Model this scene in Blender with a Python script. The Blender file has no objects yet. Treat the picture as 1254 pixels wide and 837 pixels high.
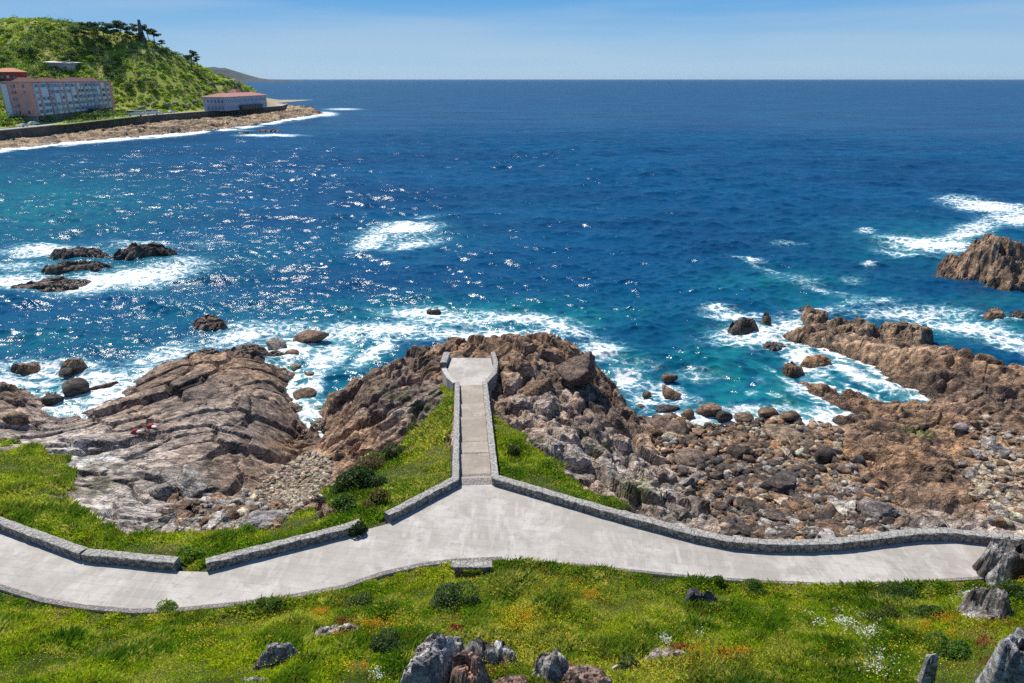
import bpy, math, random
import numpy as np
from mathutils import Vector
R = math.radians
rs = np.random.RandomState
C = bpy.context.scene.collection

# ------------------------------------------------------------------ camera geometry
F, CX, CY, P, HC = 836.0, 627.0, 418.5, R(21.03), 27.0
cP, sP = math.cos(P), math.sin(P)
def at(px, py, z):
    a = (px-CX)/F; b = -(py-CY)/F
    d = (a, cP+b*sP, -sP+b*cP)
    t = (z-HC)/d[2]
    return Vector((d[0]*t, d[1]*t, z))
def atd(px, py, dist):                       # point on a ray at a horizontal distance
    a = (px-CX)/F; b = -(py-CY)/F
    d = (a, cP+b*sP, -sP+b*cP)
    t = dist/d[1]
    return Vector((d[0]*t, dist, HC+d[2]*t))
def proj(X, Y, Z):
    dep = Y*cP-(Z-HC)*sP; dep = np.maximum(dep, 1.0)
    u = Y*sP+(Z-HC)*cP
    return CX+F*X/dep, CY-F*u/dep

# ------------------------------------------------------------------ numpy noise
def h32(a, b, s):
    a = a.astype(np.int64); b = b.astype(np.int64)
    h = (a*374761393+b*668265263+s*2246822519) & 0xffffffff
    h = ((h ^ (h >> 13))*1274126177) & 0xffffffff
    h = ((h ^ (h >> 16))*2246822519) & 0xffffffff
    return (h ^ (h >> 15)) & 0xffffffff
def r01(a, b, s): return h32(a, b, s)/4294967295.0
def vnoise(x, y, s=0):
    ix = np.floor(x); iy = np.floor(y); fx = x-ix; fy = y-iy
    fx = fx*fx*(3-2*fx); fy = fy*fy*(3-2*fy)
    a = r01(ix, iy, s); b = r01(ix+1, iy, s); c = r01(ix, iy+1, s); d = r01(ix+1, iy+1, s)
    return (a*(1-fx)+b*fx)*(1-fy)+(c*(1-fx)+d*fx)*fy
def fbm(x, y, s=0, o=4):
    v = 0; a = .5; t = 0
    for i in range(o):
        v = v+a*vnoise(x, y, s+i*17); t += a; a *= .5; x = x*2.03+7.1; y = y*2.03+3.7
    return v/t
def vnoise3(p, s=0):
    x, y, z = p[:, 0], p[:, 1], p[:, 2]; iz = np.floor(z); fz = z-iz; fz = fz*fz*(3-2*fz)
    out = 0
    for k, w in ((0, 1-fz), (1, fz)):
        ix = np.floor(x); iy = np.floor(y); fx = x-ix; fy = y-iy
        fx = fx*fx*(3-2*fx); fy = fy*fy*(3-2*fy)
        zz = (iz+k)*1013
        a = r01(ix+zz, iy-zz, s); b = r01(ix+1+zz, iy-zz, s); c = r01(ix+zz, iy+1-zz, s); d = r01(ix+1+zz, iy+1-zz, s)
        out = out+w*((a*(1-fx)+b*fx)*(1-fy)+(c*(1-fx)+d*fx)*fy)
    return out
def vor(x, y, s):
    ix = np.floor(x); iy = np.floor(y)
    f1 = np.full(x.shape, 1e9); f2 = f1.copy(); bx = np.zeros_like(x); by = bx.copy(); ci = bx.copy(); cj = bx.copy()
    for dx in (-1, 0, 1):
        for dy in (-1, 0, 1):
            a = ix+dx; b = iy+dy
            cx = a+.1+.8*r01(a, b, s); cy = b+.1+.8*r01(a, b, s+5)
            d = np.hypot(cx-x, cy-y)
            m = d < f1
            f2 = np.where(m, f1, np.minimum(f2, d))
            f1 = np.where(m, d, f1); bx = np.where(m, cx, bx); by = np.where(m, cy, by); ci = np.where(m, a, ci); cj = np.where(m, b, cj)
    return f1, f2, bx, by, ci, cj
def ss(a, b, x):
    t = np.clip((x-a)/(b-a), 0, 1); return t*t*(3-2*t)
def blocks(X, Y, ang, la, lb, off, tilt, crack, cw, s, warp=.35, bias=(0, 0)):
    """tilted, cracked rock blocks, la long by lb wide, laid along ang"""
    c, n = math.cos(ang), math.sin(ang)
    wx = (fbm(X/(la*.8), Y/(la*.8), s+50, 3)-.5)*la*warp*2; wy = (fbm(X/(la*.8)+9, Y/(la*.8), s+60, 3)-.5)*la*warp*2
    u = ((X+wx)*c+(Y+wy)*n)/la; v = (-(X+wx)*n+(Y+wy)*c)/lb
    f1, f2, bx, by, ci, cj = vor(u, v, s)
    h = off*(r01(ci, cj, s+1)-.5)*2
    h += tilt*((r01(ci, cj, s+2)-.5)*2+bias[0])*(u-bx)*la*.5
    h += tilt*((r01(ci, cj, s+3)-.5)*2+bias[1])*(v-by)*lb
    h -= crack*(1-ss(0, cw, f2-f1))
    return h, r01(ci, cj, s+9)

def inpoly(x, y, poly):
    ins = np.zeros(np.shape(x), bool); n = len(poly)
    for i in range(n):
        x1, y1 = poly[i]; x2, y2 = poly[(i+1) % n]
        if y1 == y2: continue
        c = ((y1 > y) != (y2 > y)) & (x < (x2-x1)*(y-y1)/(y2-y1)+x1)
        ins ^= c
    return ins
def segdist(x, y, pts, closed=False):
    d = np.full(np.shape(x), 1e9)
    n = len(pts)
    for i in range(n if closed else n-1):
        x1, y1 = pts[i][:2]; x2, y2 = pts[(i+1) % n][:2]
        dx, dy = x2-x1, y2-y1; L = dx*dx+dy*dy+1e-9
        t = np.clip(((x-x1)*dx+(y-y1)*dy)/L, 0, 1)
        d = np.minimum(d, np.hypot(x-x1-t*dx, y-y1-t*dy))
    return d
def sdpoly(x, y, poly):                      # negative inside
    d = segdist(x, y, poly, True)
    return np.where(inpoly(x, y, poly), -d, d)
def soft(px, py, poly, w):                   # 1 inside, fading over w
    return ss(w, -w, sdpoly(px, py, poly))
def tps(pts, X, Y, lam=.4):
    p = np.array(pts, float); x, y, z = p[:, 0], p[:, 1], p[:, 2]; n = len(p)
    def U(r2): return np.where(r2 > 1e-9, r2*np.log(r2+1e-12)*.5, 0)
    K = U((x[:, None]-x)**2+(y[:, None]-y)**2)+np.eye(n)*lam
    Q = np.c_[np.ones(n), x, y]
    A = np.block([[K, Q], [Q.T, np.zeros((3, 3))]])
    w = np.linalg.solve(A, np.r_[z, 0, 0, 0])
    out = w[n]+w[n+1]*X+w[n+2]*Y
    for i in range(n): out = out+w[i]*U((X-x[i])**2+(Y-y[i])**2)
    return out

# ------------------------------------------------------------------ object helpers
def mesh(name, v, f=None, quads=None, smooth=False, attrs=None):
    me = bpy.data.meshes.new(name)
    if quads is not None:
        v = np.asarray(v, np.float32); q = np.asarray(quads, np.int32); k = q.shape[1]
        me.vertices.add(len(v)); me.vertices.foreach_set('co', v.ravel())
        me.loops.add(q.size); me.loops.foreach_set('vertex_index', q.ravel())
        me.polygons.add(len(q)); me.polygons.foreach_set('loop_start', np.arange(0, q.size, k, dtype=np.int32))
        try: me.polygons.foreach_set('loop_total', np.full(len(q), k, np.int32))
        except Exception: pass
        me.update(calc_edges=True)
    else:
        me.from_pydata([tuple(a) for a in v], [], f); me.update()
    me.polygons.foreach_set('use_smooth', np.full(len(me.polygons), smooth))
    for k, a in (attrs or {}).items():
        a = np.asarray(a, np.float32)
        if a.ndim == 2:
            at_ = me.attributes.new(k, 'FLOAT_COLOR', 'POINT')
            if a.shape[1] == 3: a = np.c_[a, np.ones(len(a), np.float32)]
            at_.data.foreach_set('color', a.ravel().astype(np.float32))
        else:
            at_ = me.attributes.new(k, 'FLOAT', 'POINT'); at_.data.foreach_set('value', a)
    return me
def obj(name, me, m=None, parent=None, label=None, cat=None, group=None, kind=None, loc=None, rot=None, scale=None, color=None):
    o = bpy.data.objects.new(name, me); C.objects.link(o)
    if m is not None and me is not None and not me.materials: me.materials.append(m)
    if parent is not None: o.parent = parent
    if loc is not None: o.location = loc
    if rot is not None: o.rotation_euler = rot
    if scale is not None: o.scale = scale
    if color is not None: o.color = (*color, 1)
    for k, v in (('label', label), ('category', cat), ('group', group), ('kind', kind)):
        if v: o[k] = v
    return o
class MB:
    def __init__(s): s.v = []; s.f = []
    def add(s, v, f):
        b = len(s.v); s.v += [tuple(a) for a in v]; s.f += [tuple(b+i for i in q) for q in f]; return s
    def box(s, c, d, rz=0, taper=1):
        x, y, z = d[0]/2, d[1]/2, d[2]/2; ca, sa = math.cos(rz), math.sin(rz); vs = []
        for k in (-1, 1):
            t = 1 if k < 0 else taper
            for i, j in ((-1, -1), (1, -1), (1, 1), (-1, 1)):
                a, b = i*x*t, j*y*t; vs.append((c[0]+a*ca-b*sa, c[1]+a*sa+b*ca, c[2]+k*z))
        return s.add(vs, [(0, 3, 2, 1), (4, 5, 6, 7), (0, 1, 5, 4), (1, 2, 6, 5), (2, 3, 7, 6), (3, 0, 4, 7)])
    def prism(s, poly, z0, z1):
        n = len(poly); a = lambda z, i: z[i] if hasattr(z, '__len__') else z
        v = [(p[0], p[1], a(z0, i)) for i, p in enumerate(poly)]+[(p[0], p[1], a(z1, i)) for i, p in enumerate(poly)]
        f = [tuple(range(n-1, -1, -1)), tuple(range(n, 2*n))]+[(i, (i+1) % n, n+(i+1) % n, n+i) for i in range(n)]
        return s.add(v, f)
    def tube(s, pts, rad, n=7):
        rings = []
        for i, p in enumerate(pts):
            p = Vector(p); d = (Vector(pts[min(i+1, len(pts)-1)])-Vector(pts[max(i-1, 0)])).normalized()
            a = d.orthogonal().normalized(); b = d.cross(a)
            if i and a.dot(la) < 0: pass
            la = a; rings.append([p+(a*math.cos(t*2*math.pi/n)+b*math.sin(t*2*math.pi/n))*rad[i] for t in range(n)])
        v = [q for r_ in rings for q in r_]
        f = [(i*n+j, i*n+(j+1) % n, (i+1)*n+(j+1) % n, (i+1)*n+j) for i in range(len(pts)-1) for j in range(n)]
        f += [tuple(range(n-1, -1, -1)), tuple(range((len(pts)-1)*n, len(pts)*n))]
        return s.add(v, f)
    def build(s, name, m, parent=None, smooth=False, **k):
        return obj(name, mesh(name, s.v, s.f, smooth=smooth), m, parent, **k)

# ------------------------------------------------------------------ materials
class NT:
    def __init__(s, name):
        s.m = bpy.data.materials.new(name); s.m.use_nodes = True; s.t = s.m.node_tree; s.n = s.t.nodes; s.n.clear()
        s.out = s.n.new('ShaderNodeOutputMaterial')
    def new(s, ty, props=None, **ins):
        n = s.n.new('ShaderNode'+ty)
        for k, v in (props or {}).items(): setattr(n, k, v)
        for k, v in ins.items():
            key = int(k[1:]) if k[0] == '_' and k[1:].isdigit() else k.replace('_', ' ')
            s.set(n.inputs[key], v)
        return n
    def set(s, i, v):
        if isinstance(v, bpy.types.NodeSocket): s.t.links.new(v, i)
        elif isinstance(v, bpy.types.Node): s.t.links.new(v.outputs[0], i)
        elif isinstance(v, (tuple, list)) and i.type == 'RGBA' and len(v) == 3: i.default_value = (*v, 1)
        else: i.default_value = v
    def attr(s, name, out='Color'):
        return s.new('Attribute', {'attribute_name': name}).outputs[out]
    def pos(s): return s.new('NewGeometry').outputs['Position']
    def map(s, vec, scale=(1, 1, 1), rot=(0, 0, 0)):
        return s.new('Mapping', Vector=vec, Scale=scale, Rotation=rot).outputs[0]
    def noise(s, vec, scale, detail=4, rough=.55, dist=0, out=0):
        return s.new('TexNoise', Vector=vec, Scale=scale, Detail=detail, Roughness=rough, Distortion=dist).outputs[out]
    def voro(s, vec, scale, feature='F1', out=0):
        return s.new('TexVoronoi', {'feature': feature}, Vector=vec, Scale=scale).outputs[out]
    def math(s, op, a, b=0, c=0, clamp=False):
        return s.new('Math', {'operation': op, 'use_clamp': clamp}, _0=a, _1=b, _2=c).outputs[0]
    def mr(s, v, a, b, c=0, d=1, interp='SMOOTHSTEP'):
        return s.new('MapRange', {'interpolation_type': interp}, Value=v, _1=a, _2=b, _3=c, _4=d).outputs[0]
    def mix(s, f, a, b, mode='MIX'):
        n = s.n.new('ShaderNodeMix'); n.data_type = 'RGBA'; n.blend_type = mode; n.clamp_factor = True
        s.set(n.inputs[0], f); s.set(n.inputs[6], a); s.set(n.inputs[7], b); return n.outputs[2]
    def bump(s, h, dist=.1, strength=1, normal=None):
        n = s.new('Bump', Height=h, Distance=dist, Strength=strength)
        if normal is not None: s.set(n.inputs['Normal'], normal)
        return n.outputs[0]
    def bsdf(s, col, rough=.8, normal=None, **k):
        n = s.new('BsdfPrincipled', Base_Color=col, Roughness=rough, **k)
        if normal is not None: s.set(n.inputs['Normal'], normal)
        return n
    def fin(s, sh): s.set(s.out.inputs[0], sh); return s.m

def simple(name, col, rough=.8, var=.25, scale=2, bump=0, metallic=0):
    t = NT(name); p = t.pos(); n = t.noise(p, scale, 5)
    c = t.mix(t.mr(n, .3, .7), tuple(x*(1-var) for x in col), tuple(min(1, x*(1+var)) for x in col))
    nm = t.bump(t.noise(p, scale*4, 5), bump) if bump else None
    return t.fin(t.bsdf(c, rough, nm, Metallic=metallic))

def rockmat(name, colsrc, bscale=1.0, coords='pos'):
    t = NT(name); p = t.pos()
    col = {'attr': lambda: t.attr('col'), 'obj': lambda: t.new('ObjectInfo').outputs['Color']}[colsrc]()
    n1 = t.noise(p, 1.3*bscale, 8, .65); n2 = t.noise(p, 9*bscale, 6, .7); n3 = t.noise(p, .45*bscale, 3)
    c = t.mix(t.mr(n1, .38, .6), t.mix(1.0, col, (.52, .49, .47), 'MULTIPLY'), t.mix(1.0, col, (1.25, 1.22, 1.2), 'MULTIPLY'))
    c = t.mix(t.mr(n2, .5, .75, 0, .5), c, t.mix(1.0, c, (.5, .47, .44), 'MULTIPLY'))
    # pale lichen spots and thin dark fissures
    c = t.mix(t.math('MULTIPLY', t.mr(t.noise(p, 5.5*bscale, 5, .7), .6, .72), t.mr(n3, .4, .65, 0, .55)), c, (.36, .35, .31))
    # black and pale lichen patches with crisp ragged edges
    dk = t.noise(p, .75*bscale, 9, .72, .4)
    c = t.mix(t.mr(dk, .53, .565, 0, .78), c, t.mix(1.0, c, (.40, .38, .37), 'MULTIPLY'))
    c = t.mix(t.mr(dk, .45, .41, 0, .6), c, t.mix(1.0, c, (1.35, 1.3, 1.22), 'MULTIPLY'))
    w = t.map(p, (.5, 1.5, 1.6), (0, R(12), R(35)))
    wd = t.new('VectorMath', {'operation': 'ADD'}, _0=w, _1=t.noise(p, .9*bscale, 5, .65, out=1)).outputs[0]
    e1 = t.voro(wd, .75*bscale, 'DISTANCE_TO_EDGE'); e2 = t.voro(wd, 2.4*bscale, 'DISTANCE_TO_EDGE')
    cr = t.math('MINIMUM', t.mr(e1, 0, .035), t.mr(e2, 0, .04, .55, 1))
    c = t.mix(t.math('MULTIPLY', t.math('SUBTRACT', 1, cr), .6), c, (.03, .026, .022))
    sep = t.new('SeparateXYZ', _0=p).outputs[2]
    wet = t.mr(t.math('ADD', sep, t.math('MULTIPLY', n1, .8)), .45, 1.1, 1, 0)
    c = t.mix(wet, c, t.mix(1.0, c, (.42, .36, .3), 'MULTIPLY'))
    h = t.math('ADD', t.math('MULTIPLY', n1, .9), t.math('MULTIPLY', n2, .3))
    h = t.math('ADD', h, t.math('MULTIPLY', cr, .6))
    return t.fin(t.bsdf(c, t.mr(wet, 0, 1, .82, .35), t.bump(h, .22/bscale, 1)))
M = {}
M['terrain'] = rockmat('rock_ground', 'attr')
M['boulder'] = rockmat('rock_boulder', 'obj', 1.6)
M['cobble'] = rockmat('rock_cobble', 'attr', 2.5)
def soilmat():
    t = NT('grass_soil'); p = t.pos(); c = t.attr('col')
    n = t.noise(p, 3.5, 6, .7)
    c = t.mix(t.mr(n, .35, .7), t.mix(1.0, c, (.55, .55, .5), 'MULTIPLY'), t.mix(1.0, c, (1.2, 1.2, 1.1), 'MULTIPLY'))
    return t.fin(t.bsdf(c, .95, t.bump(t.noise(p, 9, 6, .7), .25)))
M['soil'] = soilmat()
def leafmat(name, tr=.35, rough=.6):
    t = NT(name); c = t.attr('col')
    b = t.bsdf(c, rough); b.inputs['Specular IOR Level'].default_value = .3
    tl = t.new('BsdfTranslucent', Color=t.mix(1.0, c, (1.1, 1.3, .6), 'MULTIPLY'))
    return t.fin(t.new('MixShader', _0=tr, _1=b, _2=tl))
M['leaf'] = leafmat('foliage')
M['grass'] = leafmat('grass_blades', .4, .55)
M['bark'] = simple('bark', (.09, .065, .045), .9, .4, 5, .05)
def pavemat(name='paving', tint=(1, 1, 1)):
    t = NT(name); p = t.pos()
    mp = t.map(p, (1, 1, 1), (0, 0, R(8)))
    br = t.new('TexBrick', {'offset': .5}, Vector=mp, Color1=(.415, .39, .355), Color2=(.475, .45, .41), Mortar=(.40, .375, .34), Scale=1.0, Mortar_Size=.012, Mortar_Smooth=.3, Bias=-.1, Brick_Width=.95, Row_Height=.48)
    c = br.outputs[0]
    wn = t.noise(p, .55, 6, .65, .6); n2 = t.noise(t.map(p, (4, .6, 1)), .9, 5, .6); n3 = t.noise(p, 14, 4, .7)
    c = t.mix(t.mr(wn, .38, .6, 0, .9), c, t.mix(1.0, c, (.72, .705, .69), 'MULTIPLY'))
    c = t.mix(t.mr(n2, .5, .75, 0, .5), c, (.55, .53, .50))
    c = t.mix(t.mr(t.noise(p, 1.7, 7, .75), .52, .66, 0, .6), c, (.24, .23, .21))
    c = t.mix(t.mr(n3, .45, .75, 0, .3), c, (.2, .19, .175))
    c = t.mix(t.mr(t.noise(p, .22, 6, .7), .47, .6, 0, .55), c, (.33, .305, .27))
    c = t.mix(1.0, c, tint, 'MULTIPLY')
    h = t.math('ADD', t.math('MULTIPLY', br.outputs[1], -1), t.math('MULTIPLY', n3, .4))
    return t.fin(t.bsdf(c, .8, t.bump(h, .004)))
M['pave'] = pavemat(); M['walk'] = pavemat('walkway_paving', (.80, .73, .67))
def settmat():
    t = NT('setts'); p = t.pos()
    e = t.voro(p, 6.5, 'DISTANCE_TO_EDGE'); cc = t.voro(p, 6.5, 'F1', 1)
    c = t.mix(.4, (.24, .17, .13), t.mix(1.0, (.42, .33, .27), cc, 'MULTIPLY'))
    hs = t.new('HueSaturation', Saturation=.3, Color=c).outputs[0]
    c = t.mix(t.mr(e, 0, .1, .7, 0), hs, (.14, .125, .11))
    return t.fin(t.bsdf(c, .85, t.bump(t.mr(e, 0, .2), .03)))
M['sett'] = settmat()
def wallmat():
    t = NT('granite_wall'); p = t.pos()
    n = t.noise(p, 5, 8, .75); n2 = t.noise(p, 18, 5, .8); v = t.voro(p, 3.2, 'DISTANCE_TO_EDGE')
    c = t.mix(t.mr(n, .4, .6), (.12, .11, .10), (.40, .385, .35))
    c = t.mix(t.mr(n2, .48, .62, 0, .8), c, (.06, .055, .05))
    c = t.mix(t.mr(t.noise(p, 7, 6, .7), .58, .66, 0, .8), c, (.55, .54, .5))
    c = t.mix(t.mr(t.noise(p, 1.2, 4), .6, .75, 0, .5), c, (.16, .15, .10))
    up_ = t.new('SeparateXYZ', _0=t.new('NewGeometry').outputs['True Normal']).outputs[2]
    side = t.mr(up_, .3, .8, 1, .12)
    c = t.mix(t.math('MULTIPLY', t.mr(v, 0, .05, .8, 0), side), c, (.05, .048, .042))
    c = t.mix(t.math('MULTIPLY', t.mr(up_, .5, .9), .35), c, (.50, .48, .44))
    h = t.math('ADD', t.mr(v, 0, .08), t.math('MULTIPLY', n2, .8))
    return t.fin(t.bsdf(c, .9, t.bump(h, .035)))
M['wall'] = wallmat()
M['palewall'] = simple('pale_stone', (.42, .40, .35), .85, .3, 6, .02)

# ------------------------------------------------------------------ terrain control
cp = []
def ctl(px, py, z): p = at(px, py, z); cp.append((p.x, p.y, z))
def ridge(px, py, z, back=3.2, zb=-1.6):
    ctl(px, py, z); p = at(px, py, z); d = Vector((p.x, p.y)).normalized(); cp.append((p.x+d.x*back, p.y+d.y*back, zb))
for a in [(0,480,1.6),(20,500,1.5),(60,505,.1),(55,525,.9),(110,505,.9),(150,495,1.2),(120,478,.1),(165,470,.4),(-60,500,1.8),(-60,560,4.5),
          (210,462,1.9),(230,490,2.5),(280,480,2.6),(330,500,2.5),(350,482,1.5),(300,530,3.3),(332,556,2.2),(260,585,3.6),
          (366,500,-.1),(376,520,-.4),(373,545,-.1),(382,480,-1),(392,450,-1.5),
          (352,575,1.0),(330,600,2.0),(385,580,2.0),(300,622,3.6),(400,560,2.2),
          (50,540,3),(100,560,3.8),(150,540,3.4),(200,540,3.6),(180,580,4.4),(120,600,5),(200,620,5),(250,612,4.2),(60,620,6.2),
          (0,560,4.7),(0,600,6),(150,650,6.4),(220,665,6.6),(300,645,5.4),(350,635,5.2),(400,622,5.4),(430,612,5.6),
          (412,510,2.0),(450,485,3),(500,450,3.6),(440,540,3),(470,560,4),(430,575,3.4),(500,500,4.2),(520,540,5),(545,560,6),
          (540,500,4.9),(530,460,4.4),(620,460,4.8),(650,470,4.6),(700,470,4),(660,500,4.8),(740,500,3.4),(690,540,5.2),(750,540,4),
          (785,560,3),(700,590,6.1),(760,600,5.4),(640,560,6),(620,590,6.8),(810,610,4.4),(850,635,5),(800,628,6.3),(870,648,6.1),
          (480,600,6.3),(450,625,6.4),
          (788,508,0),(820,508,0),(850,520,.1),(900,522,.1),(950,517,.1),(1000,525,.1),(1030,512,.3),
          (830,470,-1.5),(900,490,-1),(950,490,-.8),(870,440,-2.5),(1000,508,-.5),
          (820,540,1),(860,560,1.6),(900,550,1.2),(950,550,1.3),(880,600,2.6),(900,640,4.2),(950,600,2.6),(950,640,4.2),(1000,560,1.8),
          (1000,620,3.4),(1050,600,3),(1050,640,4.8),(1080,560,2.8),(1100,540,2.2),(1150,560,2.6),(1200,560,2.8),(1254,560,3),(1150,620,4.4),
          (1254,620,4.8),(1254,520,2.5),(1200,520,2),(1200,648,6),(1000,652,5.6),(1100,650,5.8),(1330,620,5),(1330,560,3.2),
          (1100,440,1.8),(1150,460,1.8),(1200,470,1.8),(1254,480,2),(1150,490,1.6),(1220,500,2.4),(1060,432,1.0),
          (1010,443,-.8),(1060,458,-.6),(1100,480,-.4),(1132,500,-.1),(1000,470,.7),(1040,480,.9),(1080,500,1.1),(1060,520,1.3),(1100,520,1.5),
          (930,450,-1.5),(960,415,-1.5),(930,400,-2),(1330,500,2.2),
          (0,650,7),(105,680,7),(215,695,7),(330,680,7),(440,650,7),(560,600,7),(700,625,7),(890,668,7),(1000,672,7),(1150,660,7),(1254,665,7),
          (0,722,7),(48,738,7),(160,752,7),(300,745,7),(420,722,7),(554,690,7),(700,694,7),(848,710,7),(1000,718,7),(1190,712,7),(-80,700,7),
          (0,770,7.9),(0,837,9.8),(300,837,10.1),(450,790,9),(600,837,10.5),(627,760,8.6),(850,770,8.6),(900,837,10.2),(1254,837,11),(1240,740,9),(1254,690,8.4),(300,790,8.6)]:
    ctl(*a)
for a in [(180,452,.9),(215,440,1.0),(250,437,1.2),(300,437,1.1),(345,448,.8),
          (400,488,.9),(430,464,1.6),(478,443,2.3),(520,431,2.8),(560,425,3.2),(610,424,3.2),(660,425,2.8),(700,432,2.2),(735,452,1.6),(762,480,1.4),(778,505,1.2),
          (985,396,1.2),(1035,404,1.5),(1095,416,1.7),(1150,428,1.7),(1200,436,2.0),(1254,450,1.9),(1330,470,2)]:
    ridge(*a)
ridge(0,470,1.4); ridge(-60,475,1.4)
for a in [(-82,48,1),(-82,32,6.5),(-82,10,11),(86,48,3),(86,32,6.6),(86,10,12),(0,0,13.5),(-40,0,13),(40,0,13.5),(-82,90,-3.5),(0,90,-4),(86,90,-3.5),(-50,72,-3),(40,74,-3),(0,74,-3),(66,72,-2),(-20,75,-3)]: cp.append(a)

TX0, TX1, TY0, TY1, DC = -80, 84, -4, 88, .115
nx = int((TX1-TX0)/DC)+1; ny = int((TY1-TY0)/DC)+1
gx = TX0+np.arange(nx)*DC; gy = TY0+np.arange(ny)*DC
X, Y = np.meshgrid(gx, gy)
cgx = np.arange(TX0-1, TX1+2, 1.0); cgy = np.arange(TY0-1, TY1+2, 1.0)
CXX, CYY = np.meshgrid(cgx, cgy)
Zc = tps(cp, CXX, CYY, .6)
Zc = np.clip(Zc, -4, 15)
def bil(Z, x0, y0, d, x, y):
    fx = np.clip((np.asarray(x)-x0)/d, 0, Z.shape[1]-1.001); fy = np.clip((np.asarray(y)-y0)/d, 0, Z.shape[0]-1.001)
    i = fx.astype(int); j = fy.astype(int); fx = fx-i; fy = fy-j
    return (Z[j, i]*(1-fx)+Z[j, i+1]*fx)*(1-fy)+(Z[j+1, i]*(1-fx)+Z[j+1, i+1]*fx)*fy
B = bil(Zc, cgx[0], cgy[0], 1.0, X, Y)
PX, PY = proj(X, Y, B)
# ---- pixel-space outlines of the ground types
wob = lambda s, a: (fbm(X/2.2, Y/2.2, s, 4)-.5)*a
qx = PX+wob(3, 46); qy = PY+wob(4, 26)
G_left = [(-300,552),(-40,556),(0,545),(60,548),(105,575),(90,598),(62,610),(110,628),(135,650),(225,655),(330,640),(390,632),(412,600),(445,588),(500,560),(540,490),(552,470),(556,580),(440,660),(200,700),(-300,640)]
G_mid = [(396,640),(400,605),(430,575),(455,560),(500,545),(528,512),(545,470),(558,470),(562,590),(470,660),(420,650)]
G_right = [(600,500),(618,515),(650,545),(690,575),(735,600),(745,606),(768,620),(740,632),(600,600)]
G_near = [(-900,700),(-60,712),(0,720),(60,740),(170,753),(240,749),(420,721),(470,704),(540,691),(640,687),(700,693),(860,709),(1005,717),(1120,715),(1192,709),(1205,702),(1254,696),(1500,694),(2500,694),(2500,4000),(-1500,4000)]
gm = np.maximum.reduce([soft(qx, qy, G_left, 7), soft(qx, qy, G_mid, 7), soft(qx, qy, G_right, 7)])
gm = np.maximum(gm, ((Y < 30) & (PY > 690))*1.0)
gm = np.maximum(gm, soft(PX, PY, G_near, 2)*(Y < 34))
gm = np.where(Y < 22, 1, gm)
rk = 1-gm
# styles
S_slab = soft(qx, qy, [(-200,500),(60,485),(170,440),(340,425),(368,500),(350,560),(300,610),(260,650),(60,640),(-200,560)], 14)
S_lay_l = soft(qx, qy, [(150,400),(300,400),(390,470),(380,540),(560,400),(560,520),(430,600),(250,590),(160,500)], 14)
S_reef = soft(qx, qy, [(940,370),(1400,400),(1400,680),(1080,665),(1010,560),(950,480)], 18)
beach = np.maximum(soft(qx, qy, [(800,500),(1020,510),(1050,540),(1020,560),(1075,600),(1110,665),(880,660),(870,620),(800,545)], 10),
                   soft(qx, qy, [(375,548),(410,556),(410,600),(330,645),(240,650),(290,610),(345,570)], 7))
beach = np.maximum(beach, soft(qx, qy, [(1195,505),(1250,530),(1254,640),(1205,640),(1170,560)], 8)*.6)
b1, id1 = blocks(X, Y, R(20), 4.8, 2.7, .22, .11, .9, .05, 11, .28)
b1b, _ = blocks(X, Y, R(35), 1.5, 1.0, .04, .07, .22, .07, 12, .25)
h_slab = b1+b1b
b2, id2 = blocks(X, Y, R(52), 5.0, 1.5, .36, .36, .95, .11, 21, .22, (0, .6))
b2b, _ = blocks(X, Y, R(48), 1.9, .7, .12, .24, .40, .14, 22, .2, (0, .4))
h_lay = b2+b2b
b3, id3 = blocks(X, Y, R(-38), 4.0, 1.2, .32, .36, .90, .12, 31, .25, (0, -.6))
b3b, _ = blocks(X, Y, R(-35), 1.5, .6, .12, .26, .40, .15, 32, .25)
h_reef = .8*b3+b3b+.35*b1
b4, id4 = blocks(X, Y, R(-60), 2.5, 1.6, .50, .40, 1.1, .10, 41, .2)
b4b, _ = blocks(X, Y, R(-50), .95, .65, .16, .32, .45, .15, 42, .2)
h_blk = b4+b4b
w = [S_slab, S_lay_l*(1-S_slab), S_reef*(1-S_slab)]
w.append(np.clip(1-w[0]-w[1]-w[2], 0, 1))
def bedding(ang, lam, amp, s0):              # thin tilted beds: a gentle rise and a short drop across the strata
    v = (-X*math.sin(ang)+Y*math.cos(ang))+(fbm(X/3.5, Y/3.5, s0, 4)-.5)*2.6
    k = np.floor(v/lam); f = v/lam-k
    a_ = amp*(.35+1.3*r01(k, np.floor((X*math.cos(ang)+Y*math.sin(ang))/3.1+r01(k, k, s0)*7), s0+1))
    return a_*(np.where(f < .72, f/.72, (1-f)/.28)-.5)
h_reef = h_reef*.85+.25*h_blk+bedding(R(-32), 1.35, .62, 901)+bedding(R(-36), .6, .26, 902)
h_lay = h_lay+bedding(R(54), 1.2, .40, 903)+bedding(R(50), .55, .2, 904)
hr = w[0]*h_slab+w[1]*h_lay+w[2]*h_reef+w[3]*h_blk
big, idb = blocks(X, Y, R(15), 9, 6, .5, .12, .3, .03, 51, .4)
mic, idm_ = blocks(X, Y, R(10), .6, .42, .03, .14, .07, .12, 52, .2)
fine = (fbm(X*2.2, Y*2.2, 71, 3)-.5)*.14
deep = ss(-2.2, -.3, B)
def blur(A, k=1):
    for _ in range(k):
        A = A.copy(); A[1:-1] = A[:-2]*.25+A[1:-1]*.5+A[2:]*.25; A[:, 1:-1] = A[:, :-2]*.25+A[:, 1:-1]*.5+A[:, 2:]*.25
    return A
hr = blur(hr, 1); hb2 = blur(hr, 1); hr = hr+(hb2-hr)*np.clip(S_reef+beach, 0, 1); mic = blur(mic, 1)
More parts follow.
